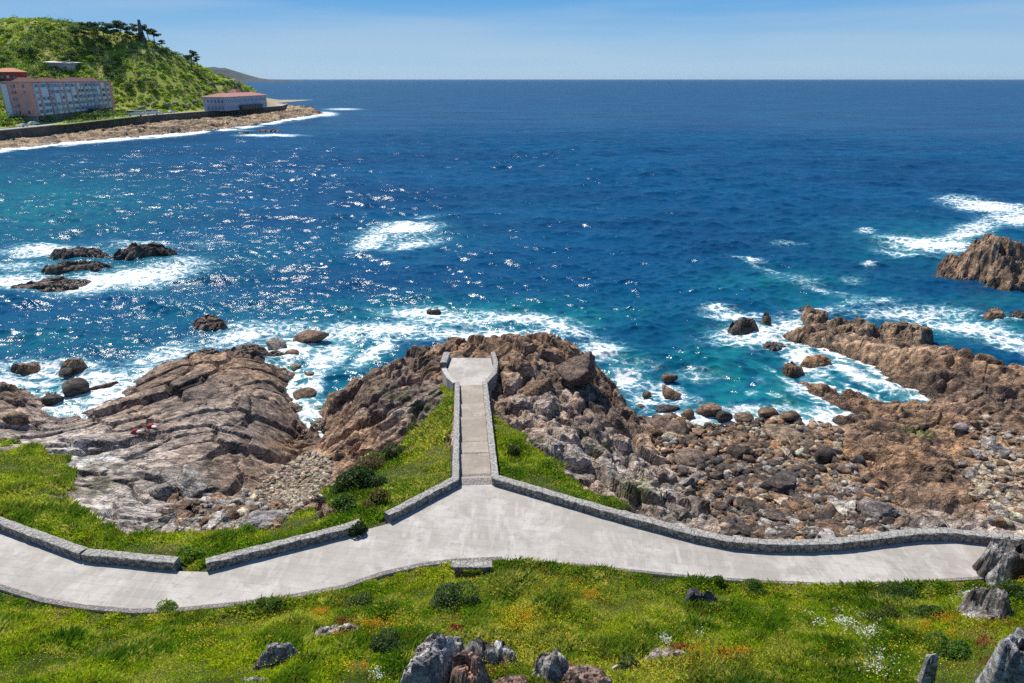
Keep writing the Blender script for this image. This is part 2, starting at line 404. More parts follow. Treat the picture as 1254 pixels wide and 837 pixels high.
hr = (hr+big*.32+fine+mic*(1-.6*w[0])-.12)*deep
amp = rk*(1-.82*beach)
# outcrops poking through grass
Z = B+hr*amp+(fbm(X/3, Y/3, 81, 4)-.5)*.5*gm+(fbm(X*1.3, Y*1.3, 82, 3)-.5)*.16*gm

# ------------------------------------------------------------------ path and walkway outlines (world)
ZP, WH = 7.0, .42
ZPL = 5.0
P0 = at(582.5, 594, ZP); P1 = at(577, 474, ZPL); P0 = Vector((P0.x, P0.y)); P1 = Vector((P1.x, P1.y))
WL = (P1-P0).length; wu = (P1-P0)/WL; wn = Vector((wu.y, -wu.x)); HW = .86     # wn points right
def xy(px, py, z): p = at(px, py, z); return (p.x, p.y)
front = {'A': [(-160,590),(-60,622),(0,643),(96,678)], 'B': [(99,679),(212,690)], 'C': [(252,691),(340,669),(420,649),(443,641)], 'D': [(477,632),(563,587)],
         'E': [(602,588),(740,626),(800,642),(850,655),(895,664),(940,667.5),(991,668),(1040,665),(1085,659),(1125,654.5),(1165,653.5),(1210,658),(1254,662),(1340,670)]}
fr = {k: [xy(a, b, ZP+WH) for a, b in v] for k, v in front.items()}
near_px = [(-160,668),(-60,700),(0,722),(48,737),(100,746),(161,751),(220,749),(300,741),(360,732),(420,721),(470,704),(520,693),(554,689),(615,686),(698,692),(770,700),(848,708),(939,714),(1012,717),(1100,715.5),(1193,710),(1254,703),(1330,700)]
near = [xy(a, b, ZP) for a, b in near_px]
L0 = P0-wn*HW; R0 = P0+wn*HW
def offset(pts, d):
    out = []
    for i, p in enumerate(pts):
        p = Vector(p[:2]); ns = []
        if i > 0: e = (p-Vector(pts[i-1][:2])).normalized(); ns.append(Vector((-e.y, e.x)))
        if i < len(pts)-1: e = (Vector(pts[i+1][:2])-p).normalized(); ns.append(Vector((-e.y, e.x)))
        n = sum(ns, Vector((0, 0))).normalized(); k = 1/max(.4, n.dot(ns[0]))
        out.append((p.x+n.x*d*k, p.y+n.y*d*k))
    return out
TH = .45
far_line = offset(fr['A'], .25)+offset(fr['B'], .25)+offset(fr['C'], .25)+offset(fr['D'][:1], 0) if False else None
far_line = offset(fr['A'], .2)+offset(fr['B'], .2)+[fr['B'][-1], fr['C'][0]]+offset(fr['C'], .2)+[fr['C'][-1], fr['D'][0]]+offset(fr['D'], .15)[:1]+[(L0.x-.15, L0.y-.02), (R0.x+.15, R0.y-.02)]+offset(fr['E'], .2)[1:]
path_poly = [tuple(p) for p in near]+[tuple(p) for p in reversed(far_line)]
plat_px = [(548,452),(551,438.5),(601,438.5),(604,451),(602,462),(591,474),(562,474),(554,467)]
plat = [xy(a, b, ZPL) for a, b in plat_px]
sec = [0.0]+[max(0, ((at(580, y, ZP-(594-y)/120*2.0).to_2d()-P0).dot(wu)))/WL for y in (585, 560, 545, 515, 498)]+[1.0]
def zwalk(s):                                # floor height along the walkway, s in 0..1
    s = np.clip(s, 0, 1); return ZP-(ZP-ZPL)*s
s_ = ((X-P0.x)*wu.x+(Y-P0.y)*wu.y)/WL; t_ = np.abs((X-P0.x)*wn.x+(Y-P0.y)*wn.y)
m = (Y > 10) & (Y < 60) & (np.abs(X) < 80)
sd = sdpoly(X, Y, path_poly); sdp = sdpoly(X, Y, plat)
dn = segdist(X, Y, near)
k = ss(2.2, .75, sd); Z = Z*(1-k)+(ZP-.14)*k
k = ss(.9, .1, sd); Z = np.where(sd < .3, ZP-.12, Z)
inw = (s_ > -.01) & (s_ < 1.01)
k = np.where(inw, ss(3.0, 1.45, t_), 0); zw = zwalk(s_)
Z = Z*(1-k)+np.minimum(Z, zw-.12)*k
Z = np.where(inw & (t_ < 1.45), zw-.22, Z)
k = ss(2.2, .7, sdp); Z = Z*(1-k)+np.minimum(Z, ZPL-.12)*k
def gz(x, y): return bil(Z, TX0, TY0, DC, x, y)
def ground(px, py, z=6.0):
    for i in range(40):
        p = at(px, py, z); g = float(gz(p.x, p.y)); z = z*.5+g*.5
    return Vector((p.x, p.y, float(gz(p.x, p.y))))
PX, PY = proj(X, Y, Z)

# ------------------------------------------------------------------ rock colours (mineral colour, lichen, algae)
def blobs(px, py, lst):
    out = np.zeros(np.shape(px))
    for b in lst:
        x, y, rx, ry, v = b[:5]; a = R(b[5]) if len(b) > 5 else 0
        dx = px-x; dy = py-y; u = (dx*math.cos(a)+dy*math.sin(a))/rx; q = (-dx*math.sin(a)+dy*math.cos(a))/ry
        out = np.maximum(out, v*np.exp(-(u*u+q*q)*.9))
    return out
qx = PX+wob(5, 40); qy = PY+wob(6, 24)
brown = np.array([.38, .245, .15]); grey = np.array([.54, .50, .455]); dark = np.array([.14, .11, .09]); orange = np.array([.50, .27, .10]); tan = np.array([.58, .46, .32])
def lay(c, w, k): return c*(1-k[..., None])+np.array(w)*k[..., None]
col = np.ones(X.shape+(3,))*brown
g_ = blobs(qx, qy, [(90,560,150,50,1),(150,620,120,35,1),(0,520,70,20,.5),(200,590,60,30,.9),(850,630,60,30,.9),(820,600,60,30,.8),(700,560,70,50,.8),(660,490,40,40,.6),(900,660,120,16,.8),(1100,645,200,16,.9),(1200,655,100,14,.9),(760,570,50,40,.8),(340,650,80,20,.8),(520,500,60,40,.5),(1020,655,60,12,.9),(260,520,90,50,.55),(60,500,80,30,.5)])
col = lay(col, grey, np.clip(g_, 0, 1))
d_ = blobs(qx, qy, [(240,480,60,16,.9),(215,500,50,14,.7),(310,530,50,22,.5),(270,550,40,10,.3),(445,490,60,30,.45),(500,440,60,14,.6),(900,590,60,30,.7),(930,620,60,25,.7),(860,600,25,40,.8),(705,460,30,16,.7),(740,500,40,40,.5),(1060,530,50,18,.6),(1180,570,80,18,.6),(1200,480,70,25,.6),(1230,500,50,25,.6),(1000,620,40,20,.5),(1150,470,90,18,.55),(1080,540,50,14,.5),(1130,600,90,22,.6),(1220,540,50,20,.5),(260,500,90,30,.45),(600,445,60,14,.3),(780,500,20,30,.7),(960,600,40,20,.5)])
col = lay(col, dark, d_)
o_ = blobs(qx, qy, [(620,425,70,10,.55),(1000,465,60,25,.75),(1010,550,50,16,.8),(1100,590,90,25,.4),(1150,530,120,30,.3),(960,560,60,30,.5),(1200,440,80,20,.3),(450,520,60,30,.3),(640,450,50,20,.35),(1060,490,60,18,.6),(1120,560,90,16,.5),(1100,470,60,20,.3),(830,540,60,14,.6),(900,525,90,10,.5),(350,545,20,30,.6),(545,455,22,14,.6),(20,480,40,12,.5),(1200,540,60,15,.5),(400,555,40,12,.5),(300,450,40,20,.25)])
col = lay(col, orange, o_*np.clip(fbm(X/1.5, Y/1.5, 91, 4)*2.2-.5, 0, 1))
t__ = blobs(qx, qy, [(355,590,45,20,.9),(320,615,50,16,.7),(1010,600,40,20,.5),(1240,570,30,20,.5),(1050,405,60,20,.3),(1120,420,40,20,.3)])
col = lay(col, tan, t__)
idm = w[0]*id1+w[1]*id2+w[2]*id3+w[3]*id4; idm = .7*idm+.3*idm_
col = col*(.48+1.0*idm[..., None])*(.75+.5*fbm(X/4, Y/4, 95, 3)[..., None])
al = blobs(PX, PY, [(1120,528,14,3,1),(1135,533,12,3,.8),(780,600,20,12,.6)])
col = lay(col, (.13, .24, .02), np.clip(al*1.4*(fbm(X, Y, 99, 3)+.35), 0, 1))
moss = np.clip(ss(.56, .66, fbm(X/1.4, Y/1.4, 97, 4))*blobs(PX, PY, [(230,640,120,30,1),(500,500,50,40,.9),(800,610,60,30,.9),(720,560,60,30,.9),(660,540,50,30,.9),(100,590,80,30,.8)]), 0, 1)
col = lay(col, (.075, .095, .02), moss)
grn = np.array([.055, .10, .018]); gsoil = np.ones(X.shape+(3,))*grn
gsoil = lay(gsoil, (.14, .11, .05), np.clip(fbm(X/2, Y/2, 101, 4)*2.4-.9, 0, 1))
isg = gm > .5
col = np.where(isg[..., None], gsoil, col)
col = np.where(isg[..., None], col, col*.92)
col = np.clip(col, .008, .6)

# ------------------------------------------------------------------ split the terrain into named masses
idx = np.arange(nx*ny).reshape(ny, nx)
q = np.stack([idx[:-1, :-1], idx[:-1, 1:], idx[1:, 1:], idx[1:, :-1]], -1).reshape(-1, 4)
def cellv(A): return A[:-1, :-1].ravel()
ginside = cellv(gm) > .5
cxp, cyp = cellv(PX), cellv(PY)
hid = cellv(sd) < -.35                       # under the paving: nothing to see
left = cellv(X) < 0
lm = inpoly(cxp, cyp, [(-3000,380),(372,380),(384,500),(376,545),(412,560),(412,700),(-3000,700)]) & left
rm = inpoly(cxp, cyp, [(930,300),(5000,300),(5000,720),(1010,700),(1040,540),(960,500)]) & ~left
bm = inpoly(cxp, cyp, [(792,480),(965,480),(1040,540),(1060,700),(860,700),(800,560)]) & ~left
cls = np.where(ginside, 0, np.where(lm, 1, np.where(rm, 3, np.where(bm, 4, 2))))
cls = np.where(ginside & (cellv(Y) > 30), 5, cls)
V = np.stack([X, Y, Z], -1).reshape(-1, 3); CA = col.reshape(-1, 3)
names = ['grassy_slope', 'rocky_shore', 'rocky_headland', 'rocky_reef', 'boulder_beach', 'grassy_bank']
labs = ['near grass slope between the viewer and the paved path', 'grey and brown slabbed rock shore left of the narrow inlet', 'brown layered rock headland around the stepped walkway',
        'long brown rock reef and shelf at the right of the cove', 'bed of the boulder beach in the cove below the long wall', 'grass bank on the sea side of the paved path']
for i in range(6):
    mk = (cls == i) & ~hid
    qq = q[mk]; u, inv = np.unique(qq, return_inverse=True)
    me = mesh(names[i], V[u], quads=inv.reshape(-1, 4), smooth=i in (0, 5), attrs={'col': CA[u]})
    o = obj(names[i], me, M['soil'] if i in (0, 5) else M['terrain'], label=labs[i], cat='ground' if i in (0, 5) else 'rocky shore', kind='structure')

# ------------------------------------------------------------------ path, setts, walkway, platform
mb = MB(); n = len(path_poly)
def fan(poly, z, zb, name, m, **k):
    import mathutils
    tri = mathutils.geometry.tessellate_polygon([[Vector((p[0], p[1], 0)) for p in poly]])
    n = len(poly); v = [(p[0], p[1], z) for p in poly]+[(p[0], p[1], zb) for p in poly]
    f = []
    for t in tri:
        a, b, c = (Vector(v[i]) for i in t)
        f.append(tuple(t) if (b-a).cross(c-a).z > 0 else tuple(reversed(t)))
    f += [(i, (i+1) % n, n+(i+1) % n, n+i) for i in range(n)]
    return obj(name, mesh(name, v, f), m, **k)
fan(path_poly, ZP, ZP-.3, 'footpath', M['pave'], label='pale stone paved footpath running across the slope', cat='path', kind='structure')
def strip(a, b, z, name, m, **k):            # flat band between two polylines
    v = [(p[0], p[1], z) for p in a]+[(p[0], p[1], z) for p in b]; n = len(a)
    return obj(name, mesh(name, v, [(i, i+1, n+i+1, n+i) for i in range(n-1)]), m, **k)
strip(near[:12], offset(near[:12], .24), ZP+.004, 'path_edging', M['sett'], label='band of small setts along the near left edge of the path', cat='paving band', kind='structure')
strip(near[14:], offset(near[14:], .16), ZP+.004, 'path_edging', M['sett'], label='thin band of small setts along the near right edge of the path', cat='paving band', kind='structure')
strip(near[11:14], offset(near[11:14], .24), ZP+.004, 'path_edging', M['sett'], label='short band of small setts behind the stone bench', cat='paving band', kind='structure')
# walkway: gently sloping treads with sett bands and small steps between them
def wp(s, t): p = P0+wu*(s*WL)+wn*t; return (p.x, p.y)
mb = MB(); bands = MB()
for i in range(len(sec)-1):
    a, b = sec[i], sec[i+1]; z = float(zwalk((a+b)/2)); dz = float(zwalk(a)-zwalk(b))
    za, zb = z+dz*.22, z-dz*.22
    mb.prism([wp(a, -HW), wp(a, HW), wp(b, HW), wp(b, -HW)], ZPL-1, [za, za, zb, zb])
    w1 = .75/WL if i == 0 else .5/WL
    bands.prism([wp(a+.001, -HW+.02), wp(a+.001, HW-.02), wp(a+w1, HW-.02), wp(a+w1, -HW+.02)], za-.15, [za+.012, za+.012, za-(za-zb)*w1/(b-a)+.012, za-(za-zb)*w1/(b-a)+.012])
root = mb.build('walkway', M['walk'], label='stepped paved walkway running down to the lookout', cat='walkway', kind='structure')
bands.build('sett_bands', M['sett'], root)
fan(plat, ZPL, ZPL-1.6, 'lookout_platform', M['pave'], label='paved lookout platform at the end of the walkway', cat='platform', kind='structure')
fr['D'][-1] = (L0.x, L0.y-.06); fr['E'][0] = (R0.x, R0.y-.06)

def wallmesh(line, th, ztop, zbot, seed=0):
    """rough topped low wall along line, thickness th to its left; subdivided and slightly uneven"""
    back = offset(line, th); rnd = rs(seed); pts = []; zt = []; zb_ = []
    for i in range(len(line)-1):
        L = math.hypot(line[i+1][0]-line[i][0], line[i+1][1]-line[i][1]); k = max(2, int(L/.3))
        for j in range(k+(i == len(line)-2)):
            t = j/k; lerp = lambda A: (A[i][0]*(1-t)+A[i+1][0]*t, A[i][1]*(1-t)+A[i+1][1]*t)
            pts.append((lerp(line), lerp(back))); zt.append(ztop[i]*(1-t)+ztop[i+1]*t); zb_.append(zbot[i]*(1-t)+zbot[i+1]*t)
    v = []; rows = 8
    for (f_, b_), z, zb in zip(pts, zt, zb_):
        def L(t): return (f_[0]*(1-t)+b_[0]*t, f_[1]*(1-t)+b_[1]*t)
        j = lambda s=.012: rnd.uniform(-s, s)
        prof = [(0, zb), (0+.0, z-.16), (.0, z-.03), (.07, z), (.5, z+.008), (.93, z), (1, z-.03), (1, zb)]
        for t, zz in prof:
            p = L(t); v.append((p[0]+j(), p[1]+j(), zz+(j(.02) if zz > zb else 0)))
    n = len(pts); f = []
    for i in range(n-1):
        for r in range(rows-1): f.append((i*rows+r, i*rows+r+1, (i+1)*rows+r+1, (i+1)*rows+r))
    f += [tuple(range(rows)), tuple(reversed(range((n-1)*rows, n*rows)))]
    return mesh('wall', v, [tuple(reversed(q)) for q in f])
wl = 'low granite wall '
for key, lab in (('A', wl+'at far left edge of the path'), ('B', 'short low granite wall ending before the gap, left part of path'), ('C', wl+'between the overgrown gap and the big dark bush'), ('D', 'short '+wl+'meeting the walkway on its left side'),
                 ('E', 'long curving '+wl+'on right side of the path')):
    l = fr[key]
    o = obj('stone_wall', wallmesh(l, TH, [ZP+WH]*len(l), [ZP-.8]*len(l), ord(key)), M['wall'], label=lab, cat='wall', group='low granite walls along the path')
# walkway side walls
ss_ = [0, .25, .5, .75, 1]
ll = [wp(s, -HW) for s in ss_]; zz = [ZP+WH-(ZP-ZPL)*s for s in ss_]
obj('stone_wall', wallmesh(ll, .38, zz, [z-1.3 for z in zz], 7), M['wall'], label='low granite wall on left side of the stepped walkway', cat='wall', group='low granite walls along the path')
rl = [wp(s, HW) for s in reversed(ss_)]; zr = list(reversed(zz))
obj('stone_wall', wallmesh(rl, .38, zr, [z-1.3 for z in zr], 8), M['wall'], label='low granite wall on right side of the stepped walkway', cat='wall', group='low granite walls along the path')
zt = ZPL+WH
rpl = [xy(a, b, ZPL) for a, b in [(601,437),(604.5,450),(602.5,462),(592,474)]]
obj('stone_wall', wallmesh(rpl, .38, [zt]*4, [zt-2.2]*4, 9), M['wall'], label='angled granite parapet on right side of the lookout platform', cat='wall', group='low granite walls along the path')
lpl = [xy(a, b, ZPL) for a, b in [(561,474.5),(553,468),(547,457)]]
obj('stone_wall', wallmesh(lpl, .4, [zt+.03]*3, [zt-2]*3, 10), M['palewall'], label='pale short angled parapet on left side of the platform', cat='wall')
lp2 = [xy(a, b, ZPL) for a, b in [(547,450),(551.5,437)]]
obj('stone_wall', wallmesh(lp2, .55, [zt]*2, [zt-2]*2, 11), M['wall'], label='dark stone block wall at far left corner of the platform', cat='wall')

# stone bench
bp = at(579, 692, ZP); bp.y -= .55
bench = obj('stone_bench', None, label='stone slab bench at the near edge of the paved path', cat='bench', loc=(bp.x, bp.y, ZP-.03))
def slab(d, m, name, loc, seed):
    b = MB().box((0, 0, 0), d); me = mesh(name, b.v, b.f)
    import bmesh
    bm = bmesh.new(); bm.from_mesh(me); bmesh.ops.bevel(bm, geom=bm.edges[:], offset=.02, segments=2, affect='EDGES')
    bmesh.ops.subdivide_edges(bm, edges=[e for e in bm.edges if e.calc_length() > .3], cuts=4, use_grid_fill=True)
    r_ = random.Random(seed)
    for v in bm.verts: v.co += Vector((r_.uniform(-.006, .006), r_.uniform(-.006, .006), r_.uniform(-.006, .006)))
    bm.to_mesh(me); bm.free(); return obj(name, me, m, bench, loc=loc)
slab((1.75, .46, .14), M['wall'], 'seat', (0, 0, .47), 1)
slab((.3, .38, .44), M['wall'], 'leg', (-.6, 0, .19), 2); slab((.3, .38, .44), M['wall'], 'leg', (.6, 0, .19), 3)

# ------------------------------------------------------------------ boulders
def ico(sub):
    import bmesh
    bm = bmesh.new(); bmesh.ops.create_icosphere(bm, subdivisions=sub, radius=1)
    v = np.array([x.co[:] for x in bm.verts]); f = np.array([[x.index for x in g.verts] for g in bm.faces]); bm.free(); return v, f
ICO = {k: ico(k) for k in (1, 2, 3, 4, 5, 6)}
def rockshape(sub, seed, planes=14, roundness=.35, rough=.06, crack=0.0):
    v, f = ICO[sub]; rnd = rs(seed); v = v.copy()
    N = rnd.normal(size=(planes, 3)); N /= np.linalg.norm(N, axis=1)[:, None]; d = rnd.uniform(.62, .95, planes)
    k = v@N.T
    r = np.where(k > .05, d/np.maximum(k, .05), 9); 
    a = 14*(1-roundness)+3
    rr = (np.sum(np.minimum(r, 5)**-a, axis=1))**(-1/a)
    rr = rr*(1-roundness)+roundness*.85
    p = v*rr[:, None]
    o = sum((vnoise3(p*s_+seed*3.1, seed+i)-.5)*am for i, (s_, am) in enumerate(((1.6, rough*3), (3.7, rough*1.6), (8, rough*.8), (17, rough*.4))))
    if crack:
        q_ = p+.25*np.c_[vnoise3(p*2, 5), vnoise3(p*2, 6), vnoise3(p*2, 7)]
        s1 = q_@np.array([.35, .2, .9])*4.5+seed; fr_ = np.abs(s1-np.round(s1)); o = o-crack*(1-ss(0, .12, fr_))
        s1 = q_@np.array([.8, -.5, .2])*2.7+seed; fr_ = np.abs(s1-np.round(s1)); o = o-crack*(1-ss(0, .07, fr_))
        o = o+crack*1.6*(r01(np.round(q_@np.array([.35, .2, .9])*4.5), np.round(q_@np.array([.8, -.5, .2])*2.7), 3)-.5)
    return p*(1+o)[:, None], f
bvar = []
for i in range(10):
    v, f = rockshape(4, 200+i, 16, .45, .035); bvar.append(mesh('boulder', v, quads=f, smooth=True)); 
    bvar[-1].materials.append(M['boulder'])
avar = []
for i in range(5):
    v, f = rockshape(5, 300+i, 13, .08, .05, .05); avar.append(mesh('angular_boulder', v, quads=f, smooth=True)); avar[-1].materials.append(M['boulder'])
def depth(p): return p.y*cP-(p.z-HC)*sP
rc = random.Random(5)
CB = (.28, .18, .11); CG = (.40, .37, .335); CD = (.11, .088, .072); CT = (.56, .45, .32); CO = (.42, .24, .11)
def jit(c, r_=None, a=.35):
    r_ = r_ or rc; k = 1+r_.uniform(-a, a); return tuple(min(.6, x*k*(1+r_.uniform(-.025, .025))) for x in c)
def boulder(px, py, rx, rz, color, label, name='boulder', ang=False, ry=None, lvl=None, rot=0, group=None, tilt=0, sink=.25):
    """px, py the middle of the visible stone, rx half width in px, rz half height in px"""
    g = ground(px, py+rz*.6, 2) if lvl is None else at(px, py+rz*.6, lvl)
    s = depth(g)/F; a = rx*s; c = rz*s*1.15; b = (ry*s if ry else a*.8)
    me = rc.choice(avar if ang else bvar)
    o = obj(name, me, None, label=label, cat='rock' if ang or name == 'sea_rock' else 'boulder', group=group, loc=(g.x, g.y+b*.3, g.z+c*(1-sink*2)*.8), rot=(R(tilt), R(rc.uniform(-8, 8)), R(rot)), scale=(a*1.12, b*1.12, c*1.12), color=jit(color))
    return o
# --- sea rocks: local height patches so each has ledges and cracks of its own
def searock(px, py, wpx, hgt, dep, seed, label, rot=0, lay=R(30), color=CB, step=.13, flat=.5, name='sea_rock', prof=None, group=None):
    c = at(px, py, 0); s = depth(c)/F; a = wpx*s/2; b = dep/2
    n1 = int(2*a*1.25/step); n2 = int(2*b*1.25/step)
    U, W = np.meshgrid(np.linspace(-1.25, 1.25, n1), np.linspace(-1.25, 1.25, n2))
    xl = U*a; yl = W*b; cr, sr = math.cos(rot), math.sin(rot)
    Xw = c.x+xl*cr-yl*sr; Yw = c.y+xl*sr+yl*cr
    r = np.hypot(U+(fbm(Xw/2, Yw/2, seed, 3)-.5)*.7, W+(fbm(Xw/2, Yw/2, seed+3, 3)-.5)*.7)
    base = hgt*(1-ss(flat, 1.05, r))-.6*ss(.8, 1.1, r)-.05
    if prof is not None: base = base*(.25+.75*np.clip(prof(U, W), 0, 1.4))
    k = min(1, hgt/2.2)
    h1, i1 = blocks(Xw, Yw, lay, 2.6, 1.1, .42*k, .40, .40*k, .08, seed+7, .3); h2, _ = blocks(Xw, Yw, lay+.2, .9, .5, .08, .2, .16, .1, seed+8)
    h = base+(h1+h2+(fbm(Xw*2, Yw*2, seed, 3)-.5)*.25)*ss(1.1, .7, r)
    h = np.where(r > 1.12, -1.2, h)
    ii = np.arange(n1*n2).reshape(n2, n1); qd = np.stack([ii[:-1, :-1], ii[:-1, 1:], ii[1:, 1:], ii[1:, :-1]], -1).reshape(-1, 4)
    hm = np.maximum.reduce([h[:-1, :-1], h[:-1, 1:], h[1:, 1:], h[1:, :-1]]).ravel(); qd = qd[hm > -.6]
    vv = np.stack([Xw-c.x, Yw-c.y, h], -1).reshape(-1, 3)
    cc = np.array(color)*(.55+.9*i1[..., None])*(.8+.4*fbm(Xw, Yw, seed+4, 3)[..., None]); cc = cc.reshape(-1, 3)
    u, inv = np.unique(qd, return_inverse=True)
    me = mesh(name, vv[u], quads=inv.reshape(-1, 4), smooth=False, attrs={'col': cc[u]})
    return obj(name, me, M['terrain'], label=label, cat='rock', loc=(c.x, c.y, 0), group=group)
searock(92, 314, 78, 1.0, 5.5, 1, 'low dark rock in the surf, topmost of the three at left', R(18), R(15), CD)
searock(97, 331, 84, 1.1, 5, 2, 'long dark rock in the foam, between two other reef rocks at left', R(22), R(25), (.13, .1, .075))
searock(181, 312, 84, 1.5, 6, 3, 'dark jagged rock in the surf, rightmost of the left group', R(10), R(15), (.11, .085, .065))
searock(60, 350, 92, .5, 6, 4, 'flat brown rock barely above the foam, nearest of the left group', R(15), R(20), (.19, .14, .11))
searock(1228, 338, 150, 5.1, 15, 5, 'large tall brown rock rising from the sea at right edge', R(-5), R(60), (.32, .215, .135), .16, .3, prof=lambda U, W: .85+.38*np.exp(-((U+.25)/.22)**2))
searock(1218, 392, 30, 1.0, 2.5, 6, 'small brown rock alone in the foam off the right reef', 0, 0, CB)
searock(1250, 388, 22, .6, 2, 16, 'tiny low rock in the foam at right edge of view', 0, 0, CD)
searock(911, 406, 44, 1.3, 3.6, 7, 'dark brown rock in foam between the cove and open sea', 0, R(20), (.13, .095, .07))
searock(937, 399, 14, 1.3, 1.8, 8, 'small upright dark rock beside the larger foam rock', 0, 0, (.11, .085, .065))
searock(998, 398, 36, 1.7, 4.5, 9, 'upright square brown rock at seaward tip of reef', R(10), R(70), (.26, .18, .115))
searock(1038, 412, 84, 1.7, 7, 10, 'blocky tan rock mass with steep cracks on the reef', R(-25), R(70), (.27, .19, .12))
searock(1102, 418, 66, 1.8, 6.5, 11, 'rounded cracked tan rock hump on the reef', R(-10), R(60), (.27, .195, .125))
searock(970, 455, 30, .7, 2.4, 12, 'low brown rock at the mouth of the channel', 0, R(-20), CO)
searock(1000, 447, 50, .8, 2, 13, 'flat narrow brown rock in the channel foam', 0, R(-10), CO)
searock(982, 380, 12, .5, 1, 14, 'tiny dark rock off the tip of the reef', 0, 0, CD)
searock(950, 424, 34, .25, 2.2, 15, 'wave washed dark rock just under the foam', 0, 0, CD)
searock(255, 402, 58, 1.0, 4, 17, 'brown cracked rock in the surf seaward of left shore', R(15), R(30), CB)
searock(272, 450, 120, 1.3, 8, 18, 'big brown cracked rock block on seaward side of left shore', R(12), R(40), (.23, .165, .115))
searock(30, 449, 36, .4, 2, 19, 'low brown rock in the foam at far left', 0, 0, CO)
searock(92, 452, 34, .9, 2, 20, 'small pointed brown rock above the dark round boulder', R(15), 0, CB)
searock(337, 437, 30, .5, 2, 21, 'dark rock with pale cap in inlet foam', 0, 0, CD)
searock(418, 385, 20, .35, 1.2, 22, 'wave washed dark rock awash off the headland', 0, 0, CD)
searock(530, 383, 22, .35, 1.2, 23, 'small dark rock awash in breakers before the platform', 0, 0, CD)
searock(328, 161, 40, .9, 5, 24, 'low dark skerry off the far sea wall', 0, 0, CD, .6)
searock(300, 163, 18, .7, 5, 25, 'smaller dark skerry left of its longer neighbour', 0, 0, CD, .6)
B_ = boulder
B_(338,422,13,9,CG,'grey rounded boulder in the surf of the inlet',lvl=0)
B_(376,415,20,7,CB,'flat tan boulder standing alone in inlet surf',lvl=0)
B_(358,433,9,5,CB,'small brown boulder beside grey rounded surf boulder',lvl=0)
B_(373,484,16,8,CB,'smooth oval brown boulder in the narrow inlet',lvl=-.1)
B_(379,459,7,4,CB,'small brown boulder above the smooth oval one',lvl=-.1)
B_(362,449,7,4,CT,'small pale boulder at edge of inlet foam',lvl=-.1)
B_(92,474,16,11,CD,'large dark round boulder at the left shoreline',lvl=.1)
B_(60,491,11,8,CD,'dark boulder in water left of the round one',lvl=0)
B_(18,510,12,8,CB,'brown boulder on left shore by the water')
B_(80,456,8,5,CD,'dark small boulder behind the large round one',lvl=0)
B_(706,459,23,16,(.12,.085,.065),'huge dark square boulder on top of the headland',ang=True,rot=12,sink=.1)
B_(660,478,20,14,CB,'angular brown boulder below the huge dark one',ang=True,rot=40)
B_(780,572,14,9,CG,'pale grey block at the foot of the headland',ang=True,rot=30)
B_(817,463,8,5,CB,'lone round boulder awash in the cove, farthest out',lvl=-.05)
B_(792,484,6,4,CB,'small brown boulder near the headland foot in foam',lvl=-.05)
B_(784,498,6,3,CB,'small flat boulder by the headland foot',lvl=-.05)
B_(821,484,10,6,CB,'brown angular boulder in cove foam',ang=True,lvl=-.05)
B_(813,502,12,4,CD,'flat dark boulder lying in the cove foam',lvl=-.05)
B_(843,508,8,8,CB,'round upright boulder standing in cove foam',lvl=0)
B_(806,513,9,5,CB,'brown flat boulder stack edge in foam',lvl=0)
B_(823,513,8,6,CB,'small brown boulder between flat neighbours',lvl=0)
B_(868,503,15,8,CB,'big brown boulder at centre of cove waterline',lvl=.1)
B_(884,510,8,7,CD,'dark boulder leaning on big waterline boulder',lvl=.1)
B_(808,524,17,10,(.17,.12,.085),'large smooth brown boulder at left of beach top',lvl=.5)
B_(825,527,18,10,(.19,.14,.10),'long smooth sloping boulder at left of beach',lvl=.5,rot=-25)
B_(822,536,11,6,CT,'rounded tan boulder below two large brown ones')
B_(843,562,19,8,(.2,.15,.11),'long flat brown boulder lying on cobbles')
B_(942,506,13,6,CB,'flat brown boulder at the middle waterline',lvl=.1)
B_(968,510,13,5,CB,'flat brown boulder right of middle waterline',lvl=.1)
B_(911,512,12,4,CB,'pale wet boulder at waterline',lvl=.05)
B_(966,537,28,6,(.25,.19,.12),'very long smooth tan boulder lying aslant on the beach',rot=-15)
B_(1009,560,14,12,CD,'dark cracked round boulder on beach with smaller ones around')
B_(1052,564,9,7,(.13,.12,.11),'dark grey ball shaped boulder on the beach')
B_(949,598,17,10,CD,'dark square boulder in centre of cobbles',ang=True)
B_(905,556,16,9,(.10,.075,.055),'wet dark boulder on upper cobbles',ang=True)
B_(1034,623,14,9,CG,'grey sharp boulder near long wall',ang=True)
B_(1076,628,22,11,(.24,.21,.2),'purple grey block standing against the long wall',ang=True)
B_(1178,524,10,6,CG,'rounded grey boulder on the right shelf')
B_(1216,551,12,8,CG,'pale boulder at right on reef shelf',ang=True)
B_(200,603,16,9,CG,'grey angular block in the gully below left slabs',ang=True)
B_(230,596,20,11,CG,'largest grey block fallen at foot of left slabs',ang=True)
B_(254,604,14,12,(.2,.16,.13),'brown rounded block right of fallen grey blocks',ang=True)
B_(268,640,10,6,CG,'grey block low in the left gully near grass',ang=True)
B_(331,639,22,6,(.33,.33,.33),'long pale slab lying at the edge of grass bank',ang=True)
B_(305,645,14,7,(.3,.3,.3),'pale square slab beside the long pale slab',ang=True)
